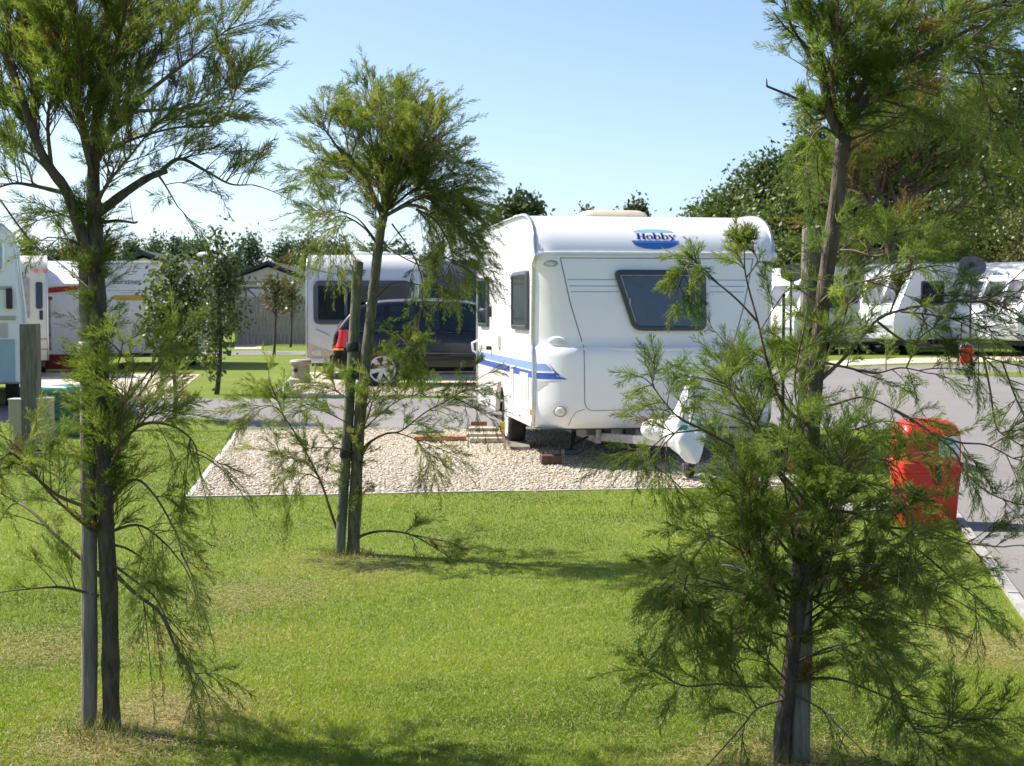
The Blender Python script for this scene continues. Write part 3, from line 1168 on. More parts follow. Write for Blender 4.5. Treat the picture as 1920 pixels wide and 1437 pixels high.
# ================================================================== RED BIN, SLAB, POSTS
bx, by = G(1733, 983)
BIN = thing('litter_bin', 'bright red plastic litter bin with hooded top and white sticker by the kerb', 'bin', (bx, by, 0.0), rad(3))


def rr(hx, y0, y1, z, r=.05, n=4):
    return [(x, y, z) for x, y in round_poly([(-hx, y0), (hx, y0), (hx, y1), (-hx, y1)], r, n)]


q = MB()
q.loft([rr(.185, -.16, .16, 0, .04), rr(.19, -.165, .165, .01), rr(.205, -.18, .18, .25), rr(.214, -.19, .19, .395), rr(.226, -.202, .202, .400), rr(.228, -.204, .204, .43)])
q.build('bin_body', REDP, BIN, auto=35)
q = MB()
q.loft([rr(.232, -.208, .208, .432), rr(.234, -.210, .210, .470), rr(.212, -.19, .19, .478), rr(.214, -.188, .192, .60), rr(.213, -.172, .19, .685, .06), rr(.200, -.135, .18, .735, .07), rr(.165, -.07, .15, .768, .07), rr(.11, -.02, .10, .778, .06)])
hd = q.build('bin_hood', REDP, BIN, auto=30)
q = MB()
q.slab([(.035, -.198, .515), (.187, -.198, .515), (.187, -.186, .665), (.035, -.186, .665)], (0, .004, 0))
sg = q.build('sticker', PAPER, hd)
q = MB()
def stk(x, z, d=.0012):
    return (x, -.198 + (z - .515) * .08 - d, z)


q.poly([stk(.108 + .042 * math.cos(t), .628 + .026 * math.sin(t)) for t in np.linspace(0, 2 * math.pi, 25)[:-1]] + [])
q.build('sticker_logo', GREENS, sg)
q = MB()
for x in (.096, .110):
    q.quad(stk(x, .622, .002), stk(x + .008, .622, .002), stk(x + .008, .644, .002), stk(x, .644, .002))
q.quad(stk(.096, .622, .002), stk(.118, .622, .002), stk(.118, .617, .002), stk(.096, .617, .002))
q.build('sticker_print', mat('pale_ink', (.5, .55, .58), .6, var=.05), sg)
q = MB()
q.cbox(.010, .040, -.228, -.20, .315, .475, .006)
q.build('latch', BLACK, BIN)

q = MB()
q.cbox(-.26, .26, -.17, .17, 0, .05, .012)
x, y = G(1610, 962)
slab = thing('concrete_slab', 'pale concrete slab with a raised lid lying in the grass beside the red bin', 'slab', (x + .05, y + .05, -.01), rad(5))
q.build('slab', CONC, slab)
q = MB()
q.cbox(-.10, .24, -.10, .10, .05, .075, .01)
q.build('lid', CONC, slab)


def stake(name, label, base, top, r, m, ties):
    b0 = Vector((base[0], base[1], 0))
    o = thing(name, label, 'stake', b0, 0, 'round tree stakes')
    tp = Vector(top) - b0
    q = MB()
    n = 14
    pts = [tp * (k / n) + Vector((random.uniform(-.002, .002), random.uniform(-.002, .002), 0)) for k in range(n + 1)]
    pts[0].z = -.05
    pts.append(tp + tp.normalized() * .006)
    q.tube(pts, [r * random.uniform(.97, 1.02) for _ in range(n + 1)] + [r * .85], 14)
    q.build('post', m, o, auto=45)
    for t, ox, oy, R, mm in ties:
        p = tp * t
        q = MB()
        q.lathe([(R, -.028), (R + .004, -.02), (R + .004, .02), (R, .028), (R - .003, .02), (R - .003, -.02), (R, -.028)], 18, 'z', (p.x, p.y, p.z))
        if abs(ox) + abs(oy) > 0:
            q.tube([(p.x, p.y, p.z), (p.x + ox * .5, p.y + oy * .5 - R * .4, p.z + .01), (p.x + ox, p.y + oy, p.z)], .014, 6)
        q.build('tree_tie', mm, o, auto=40)
    return o


WTIE = mat('pale_plastic_tie', (.55, .55, .53), .6, var=.1)
stake('tree_stake', 'tall grey round stake beside the left tamarisk trunk', G(168, 1370), W(164, 497, 5.47), .030, GREYWOOD, [(.82, .06, .0, .034, WTIE)])
stake('tree_stake', 'leaning greenish round stake beside the middle tamarisk trunk', G(637, 1040), W(672, 492, 9.50), .034, MOSSWOOD, [(.71, .0, 0, .040, BLACK), (.345, .10, -.02, .038, BLACK)])
stake('tree_stake', 'thick pale round stake beside the right tamarisk trunk', G(1500, 1432), W(1522, 430, 5.10), .0335, GREYWOOD, [(.80, .045, -.03, .038, BLACK)])

# square timber post with the service cabinet, green chest
x, y = G(60, 852)
sp = thing('hookup_post', 'square weathered timber post at left with cream service cabinets on it', 'post', (x, y, 0), rad(0))
q = MB()
q.cbox(-.096, .096, -.07, .07, -.05, 1.435, .008)
q.build('post', mat('green_grey_timber', (.13, .125, .10), .85, var=.3, vscale=8, stretch=(5, 5, .5), bump=.4), sp)
for s, hh in ((-1, .60), (1, .61)):
    q = MB()
    q.cbox(s * .155 - .07, s * .155 + .07, -.08, .10, .06, hh, .01)
    cb = q.build('cabinet', mat('cream_cabinet', (.33, .30, .20), .5, var=.06), sp)
    q = MB()
    q.cbox(s * .155 - .074, s * .155 + .074, -.088, .108, hh, hh + .015, .004)
    q.build('cap', CREAM, cb)
x, y = G(112, 822)
gc = thing('storage_chest', 'dark green plastic storage chest with lighter green lid at left', 'chest', (x, y + .18, H(x, y)), rad(-24))
q = MB()
q.loft([rr(.22, -.18, .18, 0, .03), rr(.235, -.19, .19, .56, .03)])
for z in (.14, .23, .32, .41):
    q.cbox(-.05, .05, -.20, -.17, z, z + .02, .004)
q.build('body', GREENP, gc, auto=40)
q = MB()
q.loft([rr(.25, -.205, .205, .56, .03), rr(.255, -.21, .21, .60, .03), rr(.245, -.2, .2, .63, .03), rr(.15, -.19, .19, .645, .03)])
q.build('lid', GREENL, gc, auto=40)

# black pole with cross arc right of the caravan
x, y = G(1467, 850)
pl = thing('tripod_pole', 'thin black pole with a curved cross bar standing right of the white caravan', 'pole', (x, y, 0), 0)
q = MB()
q.tube([(0, 0, 0), (0, 0, 1.76)], .018, 8)
q.build('pole', BLACK, pl, smooth=True)
q = MB()
q.tube([(.13 * t, 0, 1.145 - .035 * t * t) for t in np.linspace(-1, 1, 9)], .009, 6)
q.cbox(-.03, .03, -.03, .03, 1.10, 1.17, .006)
q.build('cross_bar', BLACK, pl)

# ================================================================== WATER BUTT, TABLE
x, y = G(561, 721)
WB = thing('waste_tank', 'beige round waste water container beside the silver caravan', 'container', (x, y + .2, H(x, y + .2)), 0)
q = MB()
q.lathe([(.001, 0), (.17, 0), (.205, .04), (.215, .09), (.18, .12), (.178, .36), (.205, .39), (.212, .43), (.19, .46), (.12, .475), (.001, .475)], 24)
q.build('tank', mat('beige_tank', (.34, .31, .25), .6, var=.1), WB, auto=30)
q = MB()
q.lathe([(.001, -.03), (.04, -.03), (.045, 0), (.03, .02), (.001, .02)], 14, 'y', (-.07, -.185, .27))
q.build('cap', BLACK, WB, auto=40)

x, y = G(482, 643)
TB = thing('camping_table', 'small grey folding camping table near the far wooden fence', 'table', (x, y, H(x, y)), 0)
q = MB()
q.cbox(-.42, .42, -.3, .3, .68, .72, .01)
q.build('table_top', SILVERW, TB)
for s in (-1, 1):
    q = MB()
    q.tube([(s * .34, -.22, 0), (s * .30, 0, .36), (s * .30, .2, .68)], .03, 6)
    q.tube([(s * .34, .22, 0), (s * .30, 0, .36), (s * .30, -.2, .68)], .03, 6)
    q.build('leg', SILVERW, TB)
for (dx, z0, cat_, lab, hh) in ((-.22, .72, 'canister', 'white plastic canister standing on the grey camping table', .42), (-.18, .0, 'canister', 'white plastic canister standing on the gravel under the camping table', .46)):
    o = thing('water_canister', lab, cat_, (x + dx, y - .05, H(x, y) + z0), 0, 'white canisters by the far table')
    q = MB()
    q.loft([rr(.13, -.1, .1, 0, .03), rr(.14, -.11, .11, hh * .6, .03), rr(.12, -.09, .09, hh * .8, .04), rr(.05, -.04, .04, hh * .86, .03), rr(.05, -.04, .04, hh, .03)])
    q.build('body', WHITE, o, auto=40)

# ================================================================== DARK CAR
cxp = G(622, 730)
CAR = thing('estate_car', 'black people carrier with silver alloy wheels parked behind the white caravan', 'car', (-3.30, 26.75, H(0, 27)), rad(4))
# local: x along the car from the tail, y away from the viewer, z up; body centre line at y=+.9
ST_ = [  # x, sill z, belt z, roof z, half width low, half width belt, half width roof
    (0.00, .40, .86, .90, .62, .70, .66), (0.04, .32, .98, 1.02, .74, .78, .70), (.16, .28, 1.02, 1.20, .82, .82, .66), (.38, .27, 1.03, 1.48, .86, .86, .63),
    (.52, .26, 1.03, 1.56, .88, .87, .63), (1.0, .25, 1.03, 1.625, .90, .88, .64), (1.7, .25, 1.02, 1.645, .90, .88, .65), (2.4, .25, 1.00, 1.625, .90, .88, .64), (2.9, .25, .985, 1.52, .90, .88, .62),
    (3.25, .25, .97, 1.30, .90, .87, .63), (3.55, .25, .95, 1.03, .90, .86, .66), (3.9, .25, .91, .95, .88, .84, .62), (4.25, .27, .82, .85, .82, .78, .56), (4.45, .34, .66, .68, .68, .64, .48)]


def car_ring(s):
    x, zs, zb, zr, wl, wb, wr = s
    half = [(wl * .92, zs), (wl, zs + .10), (wl * 1.005, lerp(zs, zb, .55)), (wb, zb), (lerp(wb, wr, .72), lerp(zb, zr, .74)), (wr, lerp(zb, zr, .93)), (wr * .75, zr), (wr * .3, zr + .012)]
    return [(x, .9 - a, z) for a, z in half] + [(x, .9 + a, z) for a, z in half[::-1]]


q = MB()
q.loft([car_ring(s) for s in ST_])
cb = q.build('body', CARB, CAR, smooth=True)
md = cb.modifiers.new('sub', 'SUBSURF')
md.levels = md.render_levels = 2


def car_side(x, t, sy=-1, d=.008):
    """on the near flank between belt (t=0) and roof edge (t=1)"""
    f = [np.interp(x, [s[0] for s in ST_], [s[k] for s in ST_]) for k in range(7)]
    zb, zr, wb, wr = f[2], f[3], f[5], f[6]
    p0 = (wb, zb)
    p1 = (lerp(wb, wr, .72), lerp(zb, zr, .74))
    p2 = (wr, lerp(zb, zr, .93))
    a, z = (lerp(p0[0], p1[0], t / .74), lerp(p0[1], p1[1], t / .74)) if t < .74 else (lerp(p1[0], p2[0], (t - .74) / .26), lerp(p1[1], p2[1], (t - .74) / .26))
    return (x, .9 + sy * (a + d), z)


for sy in (-1, 1):
    for nm, xs_ in (('rear_quarter_window', (.50, .95)), ('rear_door_window', (1.05, 1.98)), ('front_door_window', (2.06, 2.85))):
        q = MB()
        rows = []
        for t in np.linspace(.05, .80, 6):
            x0, x1 = xs_
            if nm == 'rear_quarter_window':
                x0 = lerp(.42, .66, t / .8)
            if nm == 'front_door_window':
                x1 = lerp(3.15, 2.78, t / .8)
            rows.append([car_side(lerp(x0, x1, k / 8), t, sy) for k in range(9)])
        q.grid(rows)
        q.build(nm, CARG, CAR, smooth=True, fixn=False)
    # chrome waist line, sill, door seam
    q = MB()
    q.tube([car_side(x, .01, sy, .01) for x in np.linspace(.5, 3.2, 14)], .008, 5)
    q.build('waist_trim', DSTEEL, CAR)
    q = MB()
    q.tube([(x, .9 + sy * .905, .62 + .01 * math.sin(x)) for x in np.linspace(1.25, 3.3, 12)], .020, 6)
    q.build('side_moulding', mat('dark_chrome', (.12, .12, .13), .2, .7, var=.1), CAR, smooth=True)
    q = MB()
    q.tube([car_side(x, 1.0, sy, -.05) for x in np.linspace(.62, 2.7, 12)], .018, 6)
    q.build('roof_rail', ALU, CAR, smooth=True)
    q = MB()
    R = []
    for t in np.linspace(0, 1, 6):
        R.append([(lerp(.02, .27, k / 5) + .05 * t, .9 + sy * (lerp(.70, .872, min(1, k / 2.2)) - .03 * t), lerp(.74, 1.06, t)) for k in range(6)])
    q.grid(R)
    tl = q.build('tail_light', REDL, CAR, smooth=True, fixn=False)
    q = MB()
    q.grid([[(lerp(.02, .22, k / 4), .9 + sy * (lerp(.72, .885, min(1, k / 1.8))), z) for k in range(5)] for z in (.685, .725)])
    q.build('reflector', ORANGE, tl)
    for wx in (.92, 3.62):
        q = MB()
        q.lathe([(.335, .9 + sy * .60), (.375, .9 + sy * .60), (.385, .9 + sy * .905), (.30, .9 + sy * .913)], 28, 'y', (wx, 0, .335))
        q.build('wheel_arch', BLACK, CAR, auto=40)
        q = MB()
        R_, h0, h1 = .335, .9 + sy * .72, .9 + sy * .918
        q.lathe([(R_ * .6, h0), (R_ * .95, h0), (R_, lerp(h0, h1, .15)), (R_, lerp(h0, h1, .85)), (R_ * .95, h1), (R_ * .74, h1), (R_ * .72, h1 - sy * .03), (.001, h1 - sy * .06)], 30, 'y', (wx, 0, .335))
        wt = q.build('wheel', RUBBER, CAR, auto=35)
        q = MB()
        h2 = h1 + sy * .004
        q.lathe([(.252, h2 - sy * .01), (.248, h2), (.222, h2), (.215, h2 - sy * .03)], 30, 'y', (wx, 0, .335))
        q.lathe([(.001, h2 - sy * .005), (.05, h2 - sy * .005), (.06, h2 - sy * .03)], 16, 'y', (wx, 0, .335))
        for k in range(6):
            a = k * math.pi / 3 + .2
            for da in (0,):
                c, s = math.cos(a), math.sin(a)
                pr = [(.04, -.032), (.225, -.045), (.225, .045), (.04, .032)]
                q.slab([(wx + r * c - w_ * s, h2 - sy * .012, .335 + r * s + w_ * c) for r, w_ in pr], (0, -sy * .02, 0))
        q.build('alloy_rim', mat('silver_alloy', (.55, .55, .56), .35, .5, var=.05), wt, auto=40)
q = MB()
q.grid([[(lerp(.075, .44, t) - .02, .9 + a * lerp(.68, .56, t), lerp(1.08, 1.50, t) + .02) for a in np.linspace(-1, 1, 5)] for t in np.linspace(0, 1, 5)])
q.build('rear_window', CARG, CAR, fixn=False)
q = MB()
q.cbox(-.03, -.012, .66, 1.14, .70, .80, .004)
q.build('number_plate', mat('yellow_plate', (.72, .50, .05), .5, var=.04), CAR)
q = MB()
q.cbox(-.05, .10, .15, 1.65, .42, .60, .04)
q.build('rear_bumper', CARB, CAR, auto=40)
q = MB()
q.cbox(.36, .60, .35, 1.45, 1.56, 1.585, .01)
q.build('roof_spoiler', CARB, CAR)
q = MB()
q.grid([[(lerp(3.42, 2.80, t) + .02, .9 + a * lerp(.74, .58, t), lerp(1.08, 1.55, t) + .02) for a in np.linspace(-1, 1, 5)] for t in np.linspace(0, 1, 5)])
q.build('windscreen', CARG, CAR, fixn=False)

# ================================================================== OTHER CARAVANS


def van_shell(root, prof, hw, bm_, arch_y=None, trim=True, R=.33, wheels=True):
    """prof: (y,z) from front bottom over the roof to back bottom; walls with arch; wheels with rims"""
    q = MB()
    q.grid([[(x * hw, y, z) for x in (-1, -.97, -.6, 0, .6, .97, 1)] for y, z in prof])
    q.build('body', bm_, root, smooth=True, fixn=False)
    zb = min(p[1] for p in prof)
    for sx in (-1, 1):
        pts = [(sx * hw, y, z) for y, z in prof]
        if arch_y:
            pts += [(sx * hw, arch_y + R * 1.15 * math.cos(t), zb + R * math.sin(t)) for t in np.linspace(0, math.pi, 9)]
        q = MB()
        q.slab(pts, (-sx * .02, 0, 0))
        q.build('side_wall', bm_, root)
        if trim:
            q = MB()
            q.tube([(sx * (hw + .003), y, z + .003) for y, z in prof], .02, 6)
            q.build('edge_trim', ALU, root, smooth=True)
        if arch_y and wheels:
            t, h = wheel(root, sx * (hw - .12), arch_y, R * .95, R * .95, .18)
            q = MB()
            o = sx * (h - .01)
            q.lathe([(.19, o), (.12, o - sx * .03), (.04, o), (.001, o)], 18, 'x', (sx * (hw - .12), arch_y, R * .95))
            q.build('rim', SILVERW, t, auto=40)
    q = MB()
    q.box(-hw + .06, hw - .06, prof[0][0] + .15, prof[-1][0] - .15, zb - .14, zb - .002)
    q.build('chassis', DSTEEL, root)


def flat_win(root, x0, x1, z0, z1, y, r=.08, fm=None, gm=None, fw=.04, name='window'):
    return window(root, round_poly([(x0, z1), (x1, z1), (x1, z0), (x0, z0)], r, 4), lambda a, c, d: (a, y - d, c), fw, .025, fm, gm, name)


def side_win(root, sx, hw, y0, y1, z0, z1, r=.08, fm=None, gm=None, fw=.04, name='side_window'):
    return window(root, round_poly([(y0, z1), (y1, z1), (y1, z0), (y0, z0)], r, 4), lambda a, c, d: (sx * (hw + d), a, c), fw, .025, fm, gm, name)


def text(root, s, size, loc, m, name='lettering', shear=0.0, rot=(90, 0, 0), align='CENTER', bold=0.0):
    c = bpy.data.curves.new(name, 'FONT')
    c.body = s
    c.size = size
    c.shear = shear
    c.offset = bold
    c.align_x = align
    c.extrude = .002
    o = bpy.data.objects.new(name, c)
    C.objects.link(o)
    o.location = loc
    o.rotation_euler = [rad(a) for a in rot]
    me = bpy.data.meshes.new_from_object(o)
    o2 = bpy.data.objects.new(name, me)
    C.objects.link(o2)
    o2.location, o2.rotation_euler = o.location, o.rotation_euler
    bpy.data.objects.remove(o)
    me.materials.clear()
    me.materials.append(m)
    o2.parent = root
    return o2


# --- silver caravan seen from behind
SVW = mat('silver_white_panel', (.66, .66, .67), .35, var=.03)
SV = thing('touring_caravan', 'silver grey caravan with wide dark rounded window behind the black car', 'caravan', (-3.07, 30.0, H(0, 30)), rad(0))
pr = [(.10, .40), (.02, .46), (.0, .7), (.0, 1.6), (.03, 2.0), (.08, 2.25), (.17, 2.42), (.32, 2.52), (.55, 2.57), (3.2, 2.6), (4.3, 2.5), (4.8, 2.0), (5.1, 1.2), (5.0, .42)]
van_shell(SV, pr, 1.14, SVW, 2.6)
flat_win(SV, -1.0, 1.0, 1.13, 2.03, .0, .14, mat('window_surround_blue_grey', (.07, .085, .12), .3, var=.05), fw=.10)
q = MB()
for x in (-.33, .33):
    q.cbox(x - .03, x + .03, -.034, -.012, 1.2, 1.96, .006)
q.build('window_bar', mat('window_surround_blue_grey', (.07, .085, .12)), SV)
q = MB()
q.grid([[(lerp(-1.10, -.30, k / 10), .0 + interp([(2.0, .03), (2.25, .08), (2.42, .17)], 2.31 - .16 * math.sin(k / 10 * 1.57) - dz * (1 - k / 10)) - .012, 2.31 - .16 * math.sin(k / 10 * 1.57) - dz * (1 - k / 10)) for k in range(11)] for dz in (0, .035)])
q.build('swoosh', mat('taupe_vinyl', (.22, .17, .16), .5, var=.1), SV, fixn=False)
text(SV, 'SPRITE', .15, (-.18, .035, 2.14), mat('dark_teal_letters', (.06, .10, .15), .5, var=.05), shear=.35, bold=.004, rot=(84, 0, 0))
q = MB()
q.loft([[(-.82 + .16 * s * math.cos(a) - .05 * s * math.sin(a), -.015 * k, .95 + .06 * s * math.sin(a) - .06 * s * math.cos(a)) for a in np.linspace(0, 6.283, 17)[:-1]] for k, s in ((0, 1), (1, .9), (2, .5))])
q.build('grab_handle', SILVERW, SV, auto=50)
q = MB()
q.poly([(-1.12, -.004, .42), (-.4, -.004, .42), (-.6, -.004, .56), (-1.0, -.004, .70), (-1.12, -.004, .76)])
lb = q.build('beige_corner_panel', BEIGEP, SV)
q = MB()
q.loft([[(-.93 + .11 * s * math.cos(a), -.004 - .02 * k, .555 + .07 * s * math.sin(a)) for a in np.linspace(0, 6.283, 17)[:-1]] for k, s in ((0, 1), (1, .85))])
q.build('lamp', CLEAR, lb, auto=50)
q = MB()
q.cbox(-1.15, 1.15, -.05, .12, .34, .44, .02)
q.build('bumper', SILVERW, SV, auto=40)
for sx in (-1, 1):
    q = MB()
    q.tube([(sx * .98, .1, .34), (sx * 1.0, .06, .02)], .02, 6)
    q.tube([(sx * .6, .2, .33), (sx * .97, .02, .03)], .025, 6)
    q.build('corner_steady', STEEL, SV)
    side_win(SV, sx, 1.14, .5, 1.5, 1.2, 1.95)
    side_win(SV, sx, 1.14, 3.0, 4.1, 1.2, 1.95)
q = MB()
R = []
for z, s in ((2.56, 1), (2.62, .96), (2.66, .8)):
    R.append([(x * s + .1, 1.2 + y * s, z) for x, y in round_poly([(-.4, -.3), (.4, -.3), (.4, .3), (-.4, .3)], .1, 4)])
q.loft(R)
q.build('roof_hatch', SILVERW, SV, auto=40)

# --- dark campervan right of it
DV = mat('dark_slate_paint', (.075, .10, .15), .35, var=.08, coat=.3)
MV = thing('campervan', 'dark slate blue high roofed campervan between the two caravans', 'campervan', (-1.35, 32.4, H(0, 33)), rad(0))
pr = [(.0, .38), (.0, 1.2), (.04, 1.7), (.10, 2.0), (.2, 2.3), (.4, 2.5), (.7, 2.56), (4.5, 2.56), (4.9, 2.4), (5.0, 1.5), (5.0, .38)]
van_shell(MV, pr, .95, DV, 1.2, trim=False)
q = MB()
R = []
for t in np.linspace(0, 1, 8):
    z = lerp(1.25, 1.86, t)
    wd = .80 * (1 - .12 * t) if t < .8 else .80 * (.9 - 1.4 * (t - .8))
    R.append([(a * wd, interp([(1.2, 0), (1.7, .04), (2.0, .10)], z) - .012, z) for a in np.linspace(-1, 1, 7)])
q.grid(R)
ws = q.build('windscreen', GLASS, MV, fixn=False)
q = MB()
q.cbox(.30, .45, -.03, -.005, 1.28, 1.62, .01)
q.build('sun_shade', mat('pale_cyan_print', (.40, .55, .62), .6, var=.2, vscale=6), ws)
for sx in (-1, 1):
    q = MB()
    q.lathe([(.001, -.03), (.08, -.03), (.09, 0), (.001, 0)], 16, 'y', (sx * .68, 0, .85))
    q.build('headlight', CLEAR, MV, auto=40)
    side_win(MV, sx, .95, 1.6, 2.6, 1.3, 1.8)
q = MB()
q.cbox(-.93, .93, -.07, .05, .36, .62, .02)
q.build('bumper', BLACK, MV, auto=40)
q = MB()
q.tube([(.15, 1.5, 2.56), (.15, 1.5, 3.35)], .012, 5)
q.build('aerial', STEEL, MV)

# --- cream caravan, side on, with awning
CRM = mat('cream_white_aluminium', (.76, .735, .69), .45, var=.03)
CV = thing('touring_caravan', 'cream caravan with red and white awning on its left end', 'caravan', (-9.22, 35.55, H(0, 35)), rad(6))
pr = [(.05, .42), (.0, .5), (.0, 1.5), (.0, 2.42), (.05, 2.55), (.12, 2.60), (4.6, 2.6), (4.9, 2.4), (5.1, 1.5), (5.0, .42)]
van_shell(CV, pr, 1.26, CRM, 2.5)
q = MB()
q.cbox(-1.27, 1.27, -.02, .14, 2.56, 2.62, .015)
q.build('roof_rail', WHITE, CV, auto=40)
text(CV, 'Bürstner', .19, (-.14, -.012, 2.06), mat('dark_letters', (.06, .06, .07), .5, var=.05), shear=.3)
q = MB()
q.poly([(-.55, -.006, 1.72), (-.42, -.006, 1.79), (.35, -.006, 1.80), (.48, -.006, 1.73), (.30, -.006, 1.66), (-.40, -.006, 1.67)])
q.build('ochre_flash', YELL, CV)
for z, x0, x1 in ((1.98, -.56, -.36), (1.90, -.6, .25), (1.84, -.3, .4)):
    q = MB()
    q.quad((x0, -.005, z), (x1, -.005, z), (x1, -.005, z + .012), (x0, -.005, z + .012))
    q.build('pin_stripe', mat('grey_pin_stripe', (.3, .3, .32), .5, var=.05), CV)
q = MB()
q.lathe([(.001, -.05), (.05, -.045), (.065, -.02), (.065, 0)], 16, 'y', (.86, 0, 2.31))
q.build('marker_light', REDL, CV, auto=40)
for sx in (-1, 1):
    side_win(CV, sx, 1.26, .6, 1.5, 1.2, 1.95)
q = MB()
q.cbox(-1.27, 1.27, -.03, .1, .38, .50, .02)
q.build('bumper', SILVERW, CV, auto=40)
for sx in (-.8, .8):
    q = MB()
    q.lathe([(.001, -.02), (.05, -.02), (.055, 0), (.001, 0)], 14, 'y', (sx, -.01, .68))
    q.build('tail_light', REDL, CV, auto=40)

AW = thing('awning', 'white and grey tent awning with red bands, printed window and dark red skirt', 'awning', (-10.75, 34.3, H(0, 34)), rad(0))
HWA = .62
q = MB()
for i, (zf, zb_) in enumerate(((2.05, 2.62),)):
    q.grid([[(lerp(-HWA, HWA, k / 6), lerp(-.05, 1.3, t), lerp(zf, zb_, t) - .05 * math.sin(math.pi * t)) for k in range(7)] for t in np.linspace(0, 1, 6)])
    q.grid([[(lerp(-HWA, HWA, k / 6), -.05 - .015, 2.05 - dz * (1 + .35 * math.sin(k / 6 * math.pi))) for k in range(7)] for dz in (0, .05)])
q.build('roof', CANVW, AW, smooth=True)
q = MB()
q.slab([(-HWA, 0, .38), (HWA, 0, .38), (HWA, 0, 2.03), (-HWA, 0, 2.03)], (0, .02, 0))
for sx in (-1, 1):
    q.slab([(sx * HWA, 0.03, .38), (sx * HWA, 1.3, .38), (sx * HWA, 1.3, 2.56), (sx * HWA, 0.03, 2.0)], (-sx * .02, 0, 0))
q.build('wall', CANVW, AW)
q = MB()
q.slab([(-HWA, -.01, .04), (HWA, -.01, .04), (HWA, -.01, .39), (-HWA, -.01, .39)], (0, .02, 0))
q.build('skirt', REDC, AW)
q = MB()
q.grid([[(lerp(-HWA, HWA, k / 8), -.03, 1.93 + .10 * (k / 8) ** 2 - dz) for k in range(9)] for dz in (0, .12)])
q.cbox(-HWA + .02, -HWA + .60, -.022, -.004, 1.66, 1.74, .004)
q.cbox(-HWA, -HWA + .05, -.022, -.004, .42, 1.74, .004)
q.build('red_band', REDB, AW)
q = MB()
q.cbox(-HWA + .06, -HWA + .56, -.02, -.002, .48, 1.66, .004)
pm = mat('floral_print', (.42, .44, .40), .7, var=.3, vscale=3.2, col2=(.05, .13, .17), detail=2)
q.build('printed_window', pm, AW)
rng = np.random.default_rng(5)
q = MB()
for k in range(9):
    cx, cz, s = rng.uniform(-HWA + .12, -HWA + .48), rng.uniform(.55, 1.5), rng.uniform(.04, .09)
    q.poly([(cx + s * (1 + .25 * math.sin(3 * t + k)) * math.cos(t), -.0235 - k * .0004, cz + s * math.sin(t)) for t in np.linspace(0, 6.283, 10)[:-1]])
q.build('flower_print', mat('red_flower_print', (.42, .07, .07), .7, var=.3, vscale=9), AW)

# --- second caravan at left, end on
C2 = thing('touring_caravan', 'cream caravan with narrow dark windows beside the awning at left', 'caravan', (-10.92, 30.65, H(0, 31)), rad(18))
pr = [(.12, .36), (.02, .5), (.0, .9), (.05, 1.6), (.10, 2.15), (.2, 2.42), (.4, 2.55), (.8, 2.6), (4.2, 2.6), (4.8, 2.3), (5, 1.3), (4.9, .4)]
CR2 = mat('pale_cream_gelcoat', (.66, .62, .56), .4, var=.04)
van_shell(C2, pr, 1.13, CR2, 2.6)


def lean(y0, k):
    return lambda a, c, d: (a, y0 + k * max(0, c - .9) - d, c)


for x0, x1, z0, z1 in ((.48, .78, 1.25, 2.12), (.90, 1.04, 1.45, 2.02), (-.9, .3, 1.2, 2.1)):
    window(C2, round_poly([(x0, z1), (x1, z1), (x1, z0), (x0, z0)], .05, 4), lean(0, .075), .03, .03, mat('beige_frame', (.40, .36, .30), .5, var=.05) if x0 == .48 else FRAME, GLASS if x0 != .48 else mat('curtained_pane', (.34, .32, .30), .15, var=.2, vscale=8), 'window')
q = MB()
for z in (.80, .58):
    q.cbox(-1.1, 1.12, -.012, .02, z, z + .03, .004)
q.build('trim_strip', mat('taupe_strip', (.36, .30, .26), .5, var=.05), C2)
q = MB()
for x in (.88, 1.05):
    q.cbox(x, x + .07, .07, .15, 2.22, 2.30, .01)
q.build('marker_light', ORANGE, C2)
q = MB()
q.cbox(.97, 1.04, .0, .10, 1.22, 1.42, .01)
q.build('door_handle', BLACK, C2)
q = MB()
q.cbox(-.3, .5, .9, 1.5, 2.58, 2.68, .03)
q.build('roof_vent', WHITE, C2, auto=40)

# --- big motorhome at the left edge
MH = thing('motorhome', 'large white motorhome with pale blue lower panels at the left edge', 'motorhome', (-8.22, 20.93, H(0, 21)), rad(19))
prx = [(-1.15, .40), (1.16, .40), (1.19, .8), (1.185, 1.4), (1.13, 1.95), (1.09, 2.35), (1.02, 2.58), (.88, 2.72), (.65, 2.78), (-.65, 2.78), (-.9, 2.72), (-1.1, 2.5), (-1.18, 1.9), (-1.18, .8)]
q = MB()
q.loft([[(x * s, y, lerp(1.5, z, s2)) for x, z in prx] for y, s, s2 in ((0, .93, .96), (.06, .985, .99), (.16, 1, 1), (6.2, 1, 1), (6.3, .97, .98))])
q.build('body', WHITE, MH, auto=30)
flat_win(MH, -.95, .92, 2.02, 2.52, .0, .12, ALU, mat('painted_sky_reflection', (.30, .40, .45), .08, var=.15, spec=.8), .04)  # pane's pale blue-grey colour stands in for the sky it reflects
flat_win(MH, -.85, .80, .50, .95, .0, .03, SILVERW, mat('pale_blue_pane', (.24, .36, .42), .2, var=.15), .03, 'locker_door')
q = MB()
q.box(-1.02, 1.04, -.012, -.002, .44, 1.06)
q.build('lower_panel', mat('pale_blue_panel', (.30, .42, .48), .35, var=.06), MH)
q = MB()
q.cbox(-1.05, 1.06, -.03, 0, 1.34, 1.40, .01)
q.cbox(-1.05, 1.02, -.03, 0, 1.78, 1.83, .01)
q.build('trim_strip', mat('tan_strip', (.45, .38, .30), .5, var=.05), MH)
q = MB()
q.box(-.9, .95, -.008, -.001, 1.08, 1.30)
q.build('beige_panel', mat('beige_panel', (.52, .47, .42), .5, var=.06), MH)
q = MB()
